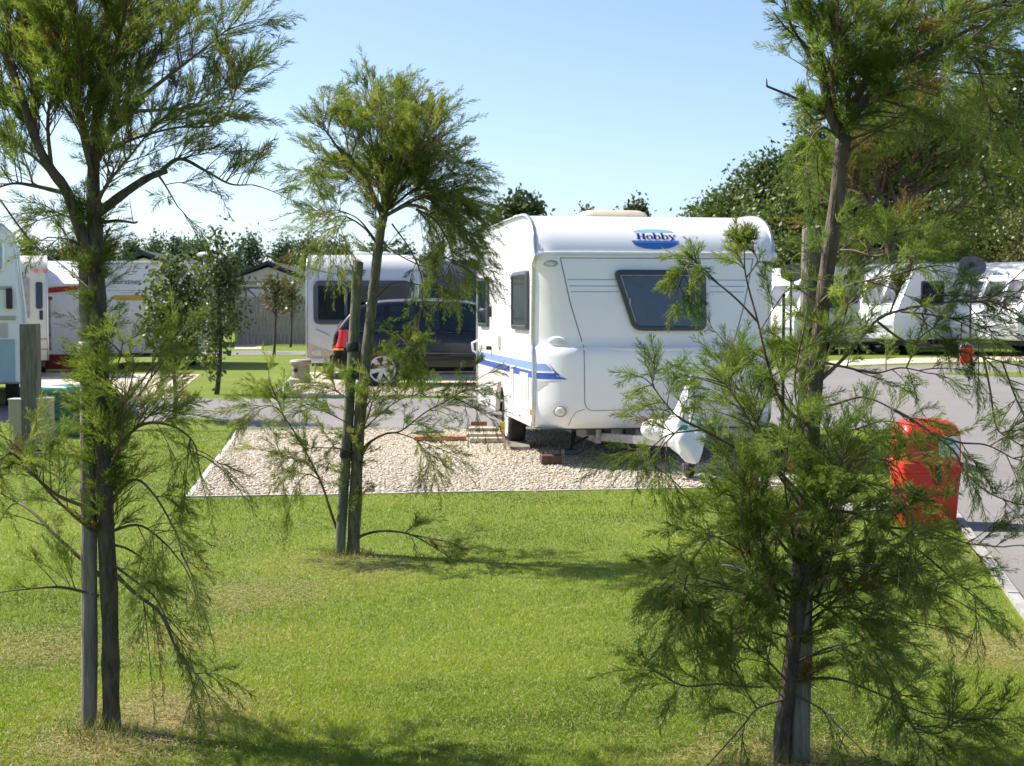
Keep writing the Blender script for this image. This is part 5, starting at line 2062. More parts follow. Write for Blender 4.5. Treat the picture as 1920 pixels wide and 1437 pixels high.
# ------------------------------------------------------------------ middle tamarisk
T = Feathery(9.42, 21)
T.PAL = [(0.130, 0.176, 0.046), (0.173, 0.218, 0.051), (0.217, 0.246, 0.070), (0.146, 0.197, 0.058), (0.255, 0.262, 0.101)]
T.DM = 1.3
T.LS = .80
tr = T.stem([(661, 1046), (663, 1010), (668, 900), (672, 820), (680, 730), (692, 620), (702, 530), (711, 450), (720, 400)], .045, .029)
S2 = dict(bl=(.16, .40), dens=16, ns=13)
T.stem([(720, 402), (728, 340), (735, 280), (742, 220)], .020, .008, n=10)
T.stem([(718, 410), (690, 345), (660, 300), (631, 274)], .016, .009, n=10, dy1=-.2)
T.stem([(722, 405), (765, 385), (800, 392)], .014, .009, n=8, dy1=-.1)
for pts, kw in [
    ([(742, 220), (752, 180), (764, 135)], dict(r0=.007, dy=0., up=.6, dens=14, bl=(.1, .26))),
    ([(631, 274), (605, 235), (589, 208), (600, 165)], dict(r0=.009, dy=-.1, y0=-.2, dens=22, up=.4, bl=(.1, .24))),
    ([(636, 285), (605, 288), (575, 285), (556, 312)], dict(r0=.006, dy=-.1, y0=-.2, dens=18, bl=(.1, .24))),
    ([(660, 300), (640, 250), (650, 200)], dict(r0=.007, dy=.1, y0=-.1, dens=20, up=.5, bl=(.12, .3))),
    ([(722, 395), (705, 310), (690, 225), (682, 180), (700, 145)], dict(r0=.012, dy=.3, up=.5, dens=26, start=.08)),
    ([(722, 395), (715, 320), (705, 240), (715, 180)], dict(r0=.011, dy=-.4, up=.5, dens=26, start=.08)),
    ([(728, 390), (750, 310), (780, 240), (800, 185)], dict(r0=.011, dy=.4, up=.5, dens=26, start=.08)),
    ([(728, 390), (770, 310), (810, 250), (830, 195)], dict(r0=.011, dy=-.3, up=.45, dens=24, start=.08)),
    ([(728, 395), (780, 325), (830, 280), (892, 288)], dict(r0=.010, dy=.2, up=.35, dens=22, start=.08)),
    ([(735, 280), (745, 220), (770, 180)], dict(r0=.008, dy=.2, up=.5, dens=22, start=.08)),
    ([(730, 385), (740, 330), (790, 270), (850, 240)], dict(r0=.008, dy=-.45, up=.4, dens=20, start=.08)),
    ([(722, 398), (690, 350), (660, 320), (640, 330)], dict(r0=.008, dy=.4, up=.4, dens=22, start=.08)),
    ([(800, 392), (845, 415), (880, 465), (900, 530)], dict(r0=.010, dy=-.2, y0=-.1, up=.2, droop=.35, dens=26, start=.05)),
    ([(760, 388), (820, 365), (870, 375), (905, 410), (915, 450)], dict(r0=.009, dy=.3, up=.2, droop=.3, dens=26)),
    ([(800, 392), (850, 440), (865, 510), (862, 540)], dict(r0=.006, dy=.2, up=.1, droop=.3, dens=9)),
    ([(735, 390), (800, 345), (860, 330), (905, 360)], dict(r0=.010, dy=-.1, up=.25, dens=26)),
    ([(740, 395), (800, 365), (850, 355), (890, 390)], dict(r0=.008, dy=.5, up=.25, dens=22)),
    ([(705, 455), (680, 425), (640, 405), (605, 425), (570, 450)], dict(r0=.008, dy=-.2, up=.2, droop=.25, dens=20, bl=(.12, .3), start=.3)),
    ([(704, 450), (670, 410), (630, 395), (600, 400)], dict(r0=.007, dy=.3, up=.3, droop=.2, dens=17, bl=(.12, .3), start=.3)),
    ([(640, 405), (620, 440), (610, 490)], dict(r0=.005, dy=.0, up=.0, droop=.3, dens=18, bl=(.1, .24), y0=-.1)),
    ([(712, 448), (735, 470), (770, 490), (800, 500), (835, 482)], dict(r0=.006, dy=-.2, up=.0, droop=.3, dens=9, bl=(.1, .24), start=.4)),
    ([(735, 420), (770, 470), (792, 530), (785, 610), (775, 680)], dict(r0=.006, dy=-.3, up=.0, droop=.3, dens=9, bl=(.06, .16), sl=(.08, .18), start=.3)),
    ([(705, 560), (740, 530), (790, 535), (820, 540)], dict(r0=.006, dy=-.2, up=.2, droop=.2, dens=10, bl=(.06, .15), sl=(.08, .18), start=.4)),
    # lower branches
    ([(672, 855), (690, 832), (722, 814), (752, 808), (800, 772), (850, 745), (895, 712)], dict(r0=.010, dy=-.2, up=.3, dens=15, start=.45, bl=(.12, .3))),
    ([(672, 865), (700, 825), (740, 812), (790, 828), (840, 848)], dict(r0=.008, dy=.2, up=.1, dens=15, start=.6, bl=(.1, .24), droop=.3)),
    ([(850, 745), (880, 760), (912, 780)], dict(r0=.005, dy=-.1, up=.0, dens=20, bl=(.1, .2), y0=-.15)),
    ([(780, 825), (800, 850), (815, 880)], dict(r0=.004, dy=-.1, up=.0, dens=14, bl=(.08, .18))),
    ([(636, 1004), (622, 965), (602, 905), (572, 845), (540, 792), (512, 762), (470, 766)], dict(r0=.011, dy=-.15, up=.4, dens=14, start=.35, bl=(.12, .3))),
    ([(535, 790), (520, 750), (505, 715)], dict(r0=.006, dy=-.1, up=.5, dens=22, bl=(.1, .26), y0=-.1)),
    ([(600, 897), (575, 870), (545, 858), (488, 842)], dict(r0=.006, dy=-.2, up=.1, dens=17, bl=(.1, .24), y0=-.05)),
    ([(600, 900), (575, 890), (550, 920), (545, 945)], dict(r0=.005, dy=-.2, up=.0, dens=16, bl=(.1, .2), droop=.3)),
    ([(590, 880), (560, 860), (540, 890)], dict(r0=.004, dy=.2, up=.0, dens=14, bl=(.1, .2), droop=.3)),
    ([(668, 850), (640, 842), (590, 840), (560, 848)], dict(r0=.006, dy=-.25, up=.1, dens=11, bl=(.1, .24), start=.3)),
    ([(670, 805), (645, 790), (605, 770), (570, 755)], dict(r0=.006, dy=-.2, up=.3, dens=17, bl=(.12, .28), start=.3)),
    ([(672, 825), (690, 780), (705, 740), (745, 705)], dict(r0=.008, dy=-.3, up=.4, dens=22, bl=(.12, .3), start=.25)),
    ([(672, 810), (660, 760), (640, 740), (610, 725)], dict(r0=.006, dy=-.35, up=.4, dens=18, bl=(.1, .26), start=.3)),
    ([(676, 780), (715, 720), (755, 670), (770, 640)], dict(r0=.006, dy=-.35, up=.4, dens=10, bl=(.06, .16), start=.45)),
    ([(672, 815), (720, 770), (760, 745), (800, 740)], dict(r0=.007, dy=.3, up=.4, dens=19, bl=(.1, .28), start=.3)),
    ([(700, 600), (735, 620), (765, 650), (780, 690)], dict(r0=.005, dy=-.3, up=.1, dens=12, bl=(.06, .15), sl=(.08, .18), start=.5)),
    ([(655, 1022), (680, 1004), (720, 996), (770, 1003), (820, 1030), (872, 1066)], dict(r0=.012, dy=-.25, up=.35, dens=17, start=.55, bl=(.12, .28), droop=.25)),
    ([(770, 1003), (810, 1010), (850, 1020), (880, 1040)], dict(r0=.006, dy=.2, up=.3, dens=17, start=.1, bl=(.12, .26), y0=-.1)),
]:
    T.DM = 2.1 if pts[0][1] < 415 else 1.05
    if pts[0][1] < 420:
        pts = [(720 + (x - 720) * (.87 if x < 720 else .76), 400 + (y - 400) * .86) for x, y in pts]
    T.limb(pts, **kw)
T.fuzz(tr[3:18], 26, L=(.08, .18), up=.5)
T.fuzz(tr[20:26], 18, L=(.12, .26), up=.9, out=.6)
b0 = (W(661, 1042, 9.42)[0], 9.42, 0)
T.build(b0, 'slim leaning tamarisk in the middle of the lawn with a wind swept crown', trunk_m=mat('mossy_tamarisk_bark', (.12, .115, .065), .9, var=.5, vscale=16, bump=1.0, bscale=34, stretch=(2.2, 2.2, .6)), K=17, M=7, tl=.062, nl=.02, wdt=.0026)

# ------------------------------------------------------------------ right tamarisk
T = Feathery(5.0, 31)
T.PAL = [(0.119, 0.171, 0.044), (0.157, 0.213, 0.051), (0.196, 0.246, 0.064), (0.130, 0.192, 0.059), (0.234, 0.267, 0.090)]
T.DM = 1.45
T.LS = .64
tr = T.stem([(1462, 1475), (1466, 1400), (1478, 1290), (1495, 1150), (1508, 1000), (1518, 860), (1528, 720), (1540, 590), (1556, 470), (1568, 390), (1576, 310), (1582, 255)], .034, .025, dy0=.02)
rs1 = T.stem([(1580, 262), (1557, 214), (1534, 100), (1518, 50), (1505, -60)], .019, .012, n=14, dy1=-.1)
rs2 = T.stem([(1582, 258), (1600, 215), (1660, 150), (1700, 115), (1740, 98)], .018, .010, n=14, dy1=-.15)
for pts, kw in [
    ([(1740, 98), (1800, 80), (1860, 90), (1930, 100)], dict(r0=.010, dy=.0, y0=-.15, up=.35, dens=22)),
    ([(1590, 225), (1640, 135), (1690, 120), (1760, 130), (1850, 140), (1930, 135)], dict(r0=.008, dy=.1, up=.25, dens=8, bl=(.12, .3), start=.3)),
    ([(1534, 110), (1500, 75), (1480, 40), (1468, -10)], dict(r0=.008, dy=-.2, up=.4, dens=9, bl=(.05, .14), sl=(.08, .16), start=.3)),
    ([(1585, 225), (1600, 120), (1612, 40), (1622, -50)], dict(r0=.011, dy=.2, up=.4, dens=23)),
    ([(1590, 215), (1650, 90), (1700, 10), (1725, -60)], dict(r0=.011, dy=-.3, up=.4, dens=23)),
    ([(1660, 150), (1730, 60), (1790, 10), (1850, -50)], dict(r0=.010, dy=.2, up=.4, dens=23)),
    ([(1700, 115), (1780, 50), (1850, 15), (1930, -20)], dict(r0=.010, dy=-.1, up=.4, dens=23)),
    ([(1740, 98), (1820, 55), (1880, 45), (1940, 40)], dict(r0=.009, dy=.3, up=.3, dens=22)),
    ([(1575, 240), (1560, 150), (1570, 60), (1570, -50)], dict(r0=.009, dy=-.35, up=.4, dens=21)),
    ([(1575, 240), (1640, 190), (1700, 170), (1760, 180)], dict(r0=.008, dy=-.3, up=.3, dens=20, droop=.2)),
    ([(1580, 235), (1620, 180), (1680, 160), (1740, 150)], dict(r0=.008, dy=.35, up=.3, dens=20)),
    ([(1580, 245), (1610, 220), (1650, 210), (1690, 215)], dict(r0=.007, dy=-.2, up=.25, dens=22, bl=(.12, .3))),
    ([(1800, 85), (1835, 130), (1850, 190), (1880, 235)], dict(r0=.006, dy=-.1, y0=-.1, up=.0, droop=.35, dens=13, bl=(.1, .24))),
    ([(1572, 225), (1545, 200), (1520, 170), (1512, 140)], dict(r0=.005, dy=.2, up=.3, dens=9, bl=(.05, .12), sl=(.08, .16))),
    ([(1578, 262), (1545, 240), (1520, 262), (1512, 310), (1518, 370)], dict(r0=.006, dy=-.2, up=.0, droop=.35, dens=15, bl=(.06, .14), sl=(.08, .16), start=.35)),
    ([(1576, 280), (1545, 262), (1532, 300), (1540, 370)], dict(r0=.005, dy=.2, up=.0, droop=.35, dens=13, bl=(.06, .14), sl=(.08, .16), start=.4)),
    ([(1560, 215), (1530, 225), (1505, 200), (1495, 185)], dict(r0=.004, dy=-.1, up=.4, dens=7, bl=(.04, .10), sl=(.06, .14))),
    # middle right side
    ([(1525, 590), (1551, 556), (1594, 535), (1674, 516), (1740, 500)], dict(r0=.010, dy=-.2, up=.35, dens=13, start=.25, bl=(.12, .3))),
    ([(1535, 640), (1570, 600), (1600, 560), (1640, 520), (1690, 480)], dict(r0=.007, dy=.3, up=.35, dens=17, start=.25, bl=(.12, .3))),
    ([(1560, 470), (1600, 470), (1640, 480), (1680, 470)], dict(r0=.006, dy=-.3, up=.3, dens=17, start=.2, bl=(.12, .28))),
    ([(1556, 490), (1590, 460), (1640, 440), (1700, 430)], dict(r0=.006, dy=.2, up=.3, dens=15, start=.2, bl=(.12, .28))),
    ([(1540, 712), (1588, 666), (1643, 602), (1698, 580), (1787, 566), (1851, 562), (1925, 502)], dict(r0=.010, dy=-.25, up=.25, dens=11, start=.2, bl=(.12, .28))),
    ([(1851, 562), (1890, 580), (1930, 605)], dict(r0=.005, dy=.0, y0=-.25, up=.3, dens=10, bl=(.1, .22))),
    ([(1643, 602), (1698, 640), (1778, 654), (1848, 671), (1925, 690)], dict(r0=.007, dy=-.1, y0=-.12, up=.3, dens=13, start=.15, bl=(.12, .28))),
    ([(1690, 585), (1740, 590), (1790, 600), (1830, 620)], dict(r0=.005, dy=.1, y0=-.15, up=.2, dens=22, start=.1, bl=(.1, .26), tint=(.055, .095, .026))),
    ([(1545, 680), (1590, 690), (1640, 700), (1690, 690), (1740, 700)], dict(r0=.007, dy=.25, up=.3, dens=15, start=.2, bl=(.12, .28))),
    ([(1530, 700), (1560, 650), (1580, 610), (1590, 570)], dict(r0=.006, dy=-.3, up=.4, dens=15, start=.2, bl=(.12, .28))),
    ([(1520, 770), (1570, 757), (1620, 745), (1675, 768), (1702, 790)], dict(r0=.008, dy=-.25, up=.1, dens=7, start=.3, bl=(.1, .22))),
    ([(1675, 768), (1706, 785), (1748, 814), (1790, 848), (1810, 885), (1852, 923), (1905, 945)], dict(r0=.008, dy=-.1, y0=-.22, up=.25, dens=10, start=.3, bl=(.1, .26))),
    ([(1748, 814), (1800, 830), (1850, 835), (1900, 860)], dict(r0=.006, dy=.0, y0=-.25, up=.3, dens=15, start=.1, bl=(.1, .28))),
    ([(1844, 670), (1856, 730), (1868, 800), (1890, 820), (1930, 845)], dict(r0=.006, dy=-.1, y0=-.20, up=.1, dens=13, start=.1, bl=(.1, .26))),
    ([(1880, 680), (1902, 740), (1925, 790)], dict(r0=.005, dy=.05, y0=-.21, up=.1, dens=16, start=.1, bl=(.1, .26))),
    ([(1515, 860), (1570, 820), (1620, 800), (1660, 790), (1720, 800)], dict(r0=.007, dy=.3, up=.35, dens=11, start=.2, bl=(.12, .28))),
    ([(1512, 900), (1570, 870), (1640, 860), (1680, 875), (1695, 900)], dict(r0=.008, dy=.2, up=.3, dens=14, start=.2, bl=(.1, .28))),
    ([(1512, 920), (1580, 900), (1650, 910), (1690, 930), (1710, 960)], dict(r0=.008, dy=-.3, up=.3, dens=13, start=.2, bl=(.1, .26))),
    ([(1508, 960), (1590, 960), (1658, 988), (1748, 994), (1810, 1018), (1882, 1026)], dict(r0=.009, dy=-.2, up=.15, dens=14, start=.25, bl=(.12, .28))),
    ([(1658, 988), (1720, 1030), (1780, 1080), (1840, 1130)], dict(r0=.007, dy=.0, y0=-.15, up=.2, dens=15, start=.1, bl=(.12, .28))),
    # left side
    ([(1520, 800), (1490, 780), (1460, 743), (1438, 675), (1420, 600), (1398, 516), (1396, 470)], dict(r0=.010, dy=-.25, up=.35, dens=7, start=.35, bl=(.06, .15), sl=(.08, .16), tipclump=6)),
    ([(1422, 605), (1380, 560), (1330, 520), (1292, 496), (1272, 540)], dict(r0=.006, dy=-.1, y0=-.2, up=.1, dens=20, start=.4, bl=(.05, .13), sl=(.08, .16), droop=.3)),
    ([(1345, 530), (1320, 505), (1305, 490)], dict(r0=.004, dy=.0, y0=-.25, up=.3, dens=18, bl=(.05, .12), sl=(.07, .14))),
    ([(1400, 520), (1420, 490), (1410, 470)], dict(r0=.004, dy=.1, y0=-.25, up=.4, dens=18, bl=(.05, .12), sl=(.07, .14))),
    ([(1425, 620), (1450, 580), (1470, 550)], dict(r0=.004, dy=.1, y0=-.2, up=.3, dens=12, bl=(.08, .2))),
    ([(1512, 940), (1460, 885), (1397, 850), (1318, 806), (1278, 787), (1248, 757), (1222, 722)], dict(r0=.010, dy=-.3, up=.25, dens=13, start=.55, bl=(.1, .24))),
    ([(1318, 806), (1255, 815), (1222, 838), (1195, 842)], dict(r0=.005, dy=-.1, y0=-.2, up=.0, dens=14, bl=(.1, .22))),
    ([(1278, 800), (1240, 840), (1225, 870), (1250, 890)], dict(r0=.004, dy=.0, y0=-.2, up=.0, dens=14, bl=(.08, .2))),
    ([(1508, 960), (1460, 880), (1420, 800), (1395, 730), (1372, 668)], dict(r0=.008, dy=.3, up=.35, dens=21, start=.3)),
    ([(1508, 960), (1440, 860), (1400, 780), (1360, 720)], dict(r0=.008, dy=-.1, up=.35, dens=17, start=.4)),
    ([(1515, 850), (1480, 800), (1450, 740), (1440, 690)], dict(r0=.007, dy=.3, up=.4, dens=18, start=.2)),
    ([(1518, 850), (1500, 790), (1490, 720), (1500, 650)], dict(r0=.006, dy=-.3, up=.4, dens=15, start=.2)),
    # the dense lower skirt
    ([(1500, 1060), (1450, 1000), (1405, 940), (1370, 880)], dict(r0=.009, dy=-.1, up=.4, dens=20)),
    ([(1500, 1060), (1470, 980), (1440, 900), (1420, 850)], dict(r0=.008, dy=.35, up=.4, dens=15)),
    ([(1500, 1060), (1480, 970), (1470, 880), (1480, 820)], dict(r0=.008, dy=-.4, up=.4, dens=15)),
    ([(1502, 1060), (1540, 970), (1570, 900), (1580, 850)], dict(r0=.008, dy=-.35, up=.4, dens=15)),
    ([(1502, 1060), (1560, 1000), (1620, 950), (1660, 930)], dict(r0=.008, dy=.3, up=.35, dens=24)),
    ([(1500, 1090), (1560, 1040), (1640, 1010), (1700, 1040)], dict(r0=.008, dy=-.3, up=.3, dens=22)),
    ([(1498, 1120), (1450, 1080), (1400, 1040), (1333, 1004), (1287, 1027), (1264, 1075), (1266, 1120)], dict(r0=.008, dy=-.25, up=.1, dens=11, droop=.35, start=.35, bl=(.12, .28))),
    ([(1495, 1140), (1450, 1108), (1415, 1080), (1392, 1040), (1379, 1004), (1340, 1010)], dict(r0=.008, dy=-.3, up=.2, dens=9, start=.2)),
    ([(1333, 1004), (1300, 1050), (1280, 1120), (1285, 1180)], dict(r0=.005, dy=.1, y0=-.2, up=.0, droop=.4, dens=18, bl=(.12, .28))),
    ([(1495, 1130), (1430, 1090), (1360, 1060), (1300, 1080)], dict(r0=.008, dy=.2, up=.2, dens=20, droop=.25)),
    ([(1492, 1160), (1430, 1130), (1370, 1130), (1310, 1160)], dict(r0=.007, dy=-.1, up=.2, dens=18, droop=.25)),
    ([(1490, 1200), (1420, 1180), (1360, 1190), (1300, 1180), (1270, 1140)], dict(r0=.007, dy=.25, up=.2, dens=14, droop=.25)),
    ([(1478, 1290), (1397, 1287), (1347, 1283), (1287, 1287), (1245, 1268), (1208, 1246)], dict(r0=.008, dy=-.25, up=.2, dens=12, start=.35, bl=(.1, .26))),
    ([(1475, 1310), (1420, 1329), (1397, 1356), (1365, 1393), (1326, 1436)], dict(r0=.007, dy=-.15, up=.3, dens=11, start=.2, bl=(.1, .24))),
    ([(1420, 1329), (1390, 1280), (1370, 1230)], dict(r0=.004, dy=-.1, y0=-.1, up=.4, dens=15, bl=(.1, .24))),
    ([(1478, 1280), (1440, 1240), (1400, 1210), (1370, 1170)], dict(r0=.006, dy=-.3, up=.3, dens=15)),
    ([(1495, 1130), (1560, 1110), (1640, 1100), (1720, 1060)], dict(r0=.008, dy=.3, up=.3, dens=18)),
    ([(1495, 1150), (1550, 1080), (1620, 1060), (1690, 1090), (1760, 1110)], dict(r0=.008, dy=-.35, up=.2, dens=18)),
    ([(1492, 1180), (1560, 1140), (1640, 1150), (1700, 1170)], dict(r0=.007, dy=.15, up=.25, dens=17)),
    ([(1520, 1120), (1589, 1169), (1644, 1228), (1685, 1306), (1712, 1365), (1765, 1422)], dict(r0=.009, dy=-.3, up=.3, dens=12, start=.2, bl=(.12, .28))),
    ([(1712, 1365), (1760, 1375), (1800, 1350), (1870, 1348)], dict(r0=.005, dy=.0, y0=-.25, up=.3, dens=17, bl=(.1, .26))),
    ([(1482, 1275), (1560, 1272), (1620, 1290), (1690, 1320), (1750, 1345)], dict(r0=.009, dy=-.2, up=.3, dens=8, start=.4, bl=(.12, .28))),
    ([(1486, 1240), (1560, 1220), (1610, 1210), (1650, 1230)], dict(r0=.006, dy=.3, up=.3, dens=11, bl=(.12, .26))),
    ([(1485, 1300), (1540, 1330), (1570, 1360), (1600, 1390)], dict(r0=.005, dy=-.2, up=.2, dens=7, bl=(.1, .22))),
]:
    T.DM = 1.7 if pts[0][1] < 250 else 1.0
    if pts[0][1] > 250:
        kw['r0'] = kw['r0'] * .72
    if pts[0][1] < 250 and 'start' not in kw:
        kw['start'] = .06
    T.limb(pts, **kw)
T.DM = .8
for k in range(7):
    a0 = T.rng.uniform(1120, 1270)
    sx_ = T.rng.choice([-1, 1])
    ex = 1490 + sx_ * T.rng.uniform(60, 230)
    ey = a0 + T.rng.uniform(-150, 10)
    T.limb([(1492, a0), ((1492 + ex) / 2, (a0 + ey) / 2 - 18), (ex, ey)], r0=.005, dy=T.rng.uniform(-.45, .45), up=.3, dens=17, bl=(.12, .30), droop=.2, start=.1)
# upright water shoots through the skirt
for k in range(16):
    a = T.rng.uniform(1380, 1580)
    y1 = T.rng.uniform(880, 1000)
    T.limb([(lerp(a, 1495, .5), 1130), (a, lerp(1130, y1, .55)), (a + T.rng.uniform(-15, 15), y1)], r0=.004, dy=T.rng.uniform(-.35, .35), up=.6, dens=9, bl=(.1, .22))
T.fuzz(tr[4:13], 45, up=.7, L=(.12, .3))
T.fuzz(tr[13:24], 20, up=.6)
T.fuzz(rs1, 26, up=.6, L=(.1, .22))
T.fuzz(rs2, 30, up=.7, L=(.1, .24))
T.bare([(1545, 212), (1500, 188), (1438, 162)], .006, .004, dy=-.1)
T.bare([(1438, 162), (1437, 148)], .004, .002, y0=-.1)
T.bare([(1534, 140), (1500, 75), (1485, 65), (1450, 24)], .007, .002, dy=-.1)
T.bare([(1485, 65), (1478, 20), (1475, -10)], .004, .002, y0=-.07)
T.bare([(1590, 285), (1640, 250), (1698, 225)], .006, .002, dy=-.15)
T.bare([(1592, 262), (1640, 245), (1690, 215)], .005, .002, dy=-.1)
b0 = (W(1465, 1440, 5.0)[0], 5.0, 0)
T.build(b0, 'tall bushy tamarisk in the right foreground with a thick leafy skirt', trunk_m=mat('pale_tamarisk_bark', (.092, .073, .054), .9, var=.55, vscale=16, bump=1.0, bscale=34, stretch=(2.4, 2.4, .5)), K=20, M=7)

# ------------------------------------------------------------------ distant tamarisk on the far right, above the caravans
T = Feathery(41.5, 41, scale=5.2)
T.PAL = [(0.081, 0.123, 0.031), (0.109, 0.149, 0.035), (0.136, 0.171, 0.044), (0.163, 0.171, 0.059)]
T.stem([(1672, 560), (1670, 480), (1668, 430), (1662, 390)], .20, .12, n=10)
T.stem([(1668, 420), (1690, 385), (1740, 350), (1790, 320)], .12, .05, n=10, dy1=-1)
for pts in ([(1662, 390), (1640, 330), (1620, 270), (1610, 220)], [(1662, 390), (1670, 320), (1690, 250), (1700, 205)], [(1690, 385), (1730, 320), (1760, 260), (1770, 215)],
            [(1740, 350), (1790, 300), (1830, 250), (1860, 215)], [(1660, 395), (1620, 370), (1590, 340), (1580, 300)], [(1668, 420), (1620, 420), (1590, 440), (1585, 480)],
            [(1670, 430), (1720, 420), (1770, 400), (1810, 380)], [(1668, 400), (1700, 330), (1720, 280), (1740, 240)], [(1668, 440), (1650, 470), (1620, 500), (1600, 530)],
            [(1670, 440), (1710, 470), (1750, 490), (1790, 500)], [(1668, 400), (1650, 350), (1660, 280), (1650, 230)], [(1790, 320), (1820, 310), (1850, 320), (1860, 350)],
            [(1670, 450), (1680, 490), (1700, 530)]):
    T.limb(pts, r0=.035, r1=.008, dy=T.rng.uniform(-1.3, 1.3), dens=8.5, bl=(.14, .32), up=.35, start=.05, ns=15)
p0 = W(1672, 560, 41.5)
T.build((p0[0], 41.5, H(p0[0], 41.5)), 'broad olive green tamarisk above the white caravans at far right', K=14, M=4, tl=.07, wdt=.0036)
# ------------------------------------------------------------------ broad-leaved trees and shrubs


def leaf_cloud(centres, spread, per, size, pal, rng, flat=.5, cvar=.15):
    """per rhombic leaves around every clump centre"""
    n = len(centres) * per
    Cc = np.repeat(centres, per, 0)
    P = Cc + rng.normal(size=(n, 3)) * np.asarray(spread)
    ax = nrm(rng.normal(size=(n, 3)))
    up = nrm(rng.normal(size=(n, 3)) + np.array([0, 0, flat]))
    sd_ = nrm(np.cross(ax, up))
    ax = nrm(np.cross(up, sd_))
    s = size * rng.uniform(.6, 1.3, (n, 1))
    V = np.stack([P - ax * s * .5, P + sd_ * s * .30 - up * s * .06, P + ax * s * .55, P - sd_ * s * .30 - up * s * .06], 1).reshape(-1, 3)
    F = np.arange(n * 4).reshape(-1, 4)
    pal = np.array(pal)
    cc = pal[rng.integers(0, len(pal), len(centres))] * rng.uniform(1 - cvar, 1 + cvar, (len(centres), 1))
    T_ = np.repeat(np.repeat(cc, per, 0) * rng.uniform(.8, 1.2, (n, 1)), 4, 0)
    return V, F, T_


def shell_points(n, rad3, rng, inner=.45):
    d = nrm(rng.normal(size=(n, 3)))
    r = (inner ** 3 + (1 - inner ** 3) * rng.random((n, 1))) ** (1 / 3)
    return d * r * np.asarray(rad3)


def leafy(name, label, cat, base, lobes, n, per, size, pal, seed, trunk=None, group=None, spread=.18, flat=.4, inner=.4, leafm=None):
    """lobes: (dx,dy,dz, rx,ry,rz, share)"""
    rng = np.random.default_rng(seed)
    o = thing(name, label, cat, base, 0, group)
    cs_ = []
    for dx, dy, dz, rx, ry, rz, sh in lobes:
        k = max(3, int(n * sh))
        cs_.append(np.array([dx, dy, dz]) + shell_points(k, (rx, ry, rz), rng, inner))
    cs_ = np.vstack(cs_)
    cs_ = cs_[cs_[:, 2] > .05]
    V, F, T_ = leaf_cloud(cs_, spread, per, size, pal, rng, flat)
    V[:, 2] = np.maximum(V[:, 2], .02)
    mk('crown', V, F, leafm or BLEAF, o, tint=T_)
    if trunk:
        q = MB()
        for pts, r0, r1 in trunk:
            P = smooth_path(pts, 10)
            q.tube([tuple(p) for p in P], [lerp(r0, r1, i / 9) * rng.uniform(.93, 1.07) for i in range(10)], 8)
        # limbs reaching out to some of the clumps
        tip = np.array(trunk[0][0][-1])
        for c in cs_[rng.integers(0, len(cs_), 22)]:
            s0 = np.array(trunk[0][0][0]) + (tip - np.array(trunk[0][0][0])) * rng.uniform(.45, 1)
            m_ = (s0 + c) / 2 + np.array([0, 0, -.08 * np.linalg.norm(c - s0)])
            P = smooth_path([s0, m_, c], 6)
            rb = trunk[0][2] * .45
            q.tube([tuple(p) for p in P], [lerp(rb, rb * .25, i / 5) for i in range(6)], 5)
        q.build('trunk', BARK, o, smooth=True, fixn=False)
    return o


# two young glossy trees by the road
PALG = [(.055, .090, .028), (.075, .115, .032), (.100, .140, .038), (.160, .190, .050)]
x, y = G(327, 787)
leafy('young_tree', 'young glossy leaved tree on the lawn corner, nearer of the two by the road', 'tree', (x, y, H(x, y)),
      [(.02, 0, 1.30, .42, .40, .55, .55), (-.10, 0, 1.75, .34, .30, .42, .25), (.22, 0, 1.65, .30, .3, .38, .2), (.0, 0, 1.0, .28, .28, .3, .1), (.10, 0, 2.1, .2, .2, .25, .08)], 170, 13, .085, PALG, 51,
      [([(0, 0, -.02), (.02, 0, .4), (-.02, 0, .9), (.03, 0, 1.6)], .034, .018)], 'young glossy trees', .085, .3, .25)
x, y = G(406, 740)
leafy('young_tree', 'young glossy leaved tree with a pointed top just across the road', 'tree', (x, y, H(x, y)),
      [(.10, 0, 1.5, .42, .40, .65, .5), (.0, 0, 2.0, .34, .32, .45, .3), (.05, 0, 2.45, .20, .2, .35, .12), (-.02, 0, .75, .30, .28, .35, .14), (-.1, 0, .4, .2, .2, .25, .03)], 175, 13, .09, PALG, 52,
      [([(0, 0, -.02), (.05, 0, .4), (.08, 0, 1.0), (.05, 0, 2.0)], .045, .02)], 'young glossy trees', .09, .3, .25)
for px, py, ht, lab, sd_ in ((514, 666, 2.6, 'small thin young tree in front of the fence, left of the pair', 53), (545, 652, 2.7, 'small thin young tree by the fence next to the silver caravan', 54)):
    x, y = G(px, py)
    leafy('sapling', lab, 'tree', (x, y, H(x, y)), [(.05, 0, ht * .72, .45, .45, ht * .24, .8), (-.1, 0, ht * .86, .3, .3, ht * .15, .3)], 60, 10, .13,
          [(.09, .10, .035), (.13, .125, .045), (.16, .13, .06)], sd_, [([(0, 0, 0), (.05, 0, ht * .4), (.1, 0, ht * .8)], .05, .02)], 'saplings by the fence', .12, .3, .1)

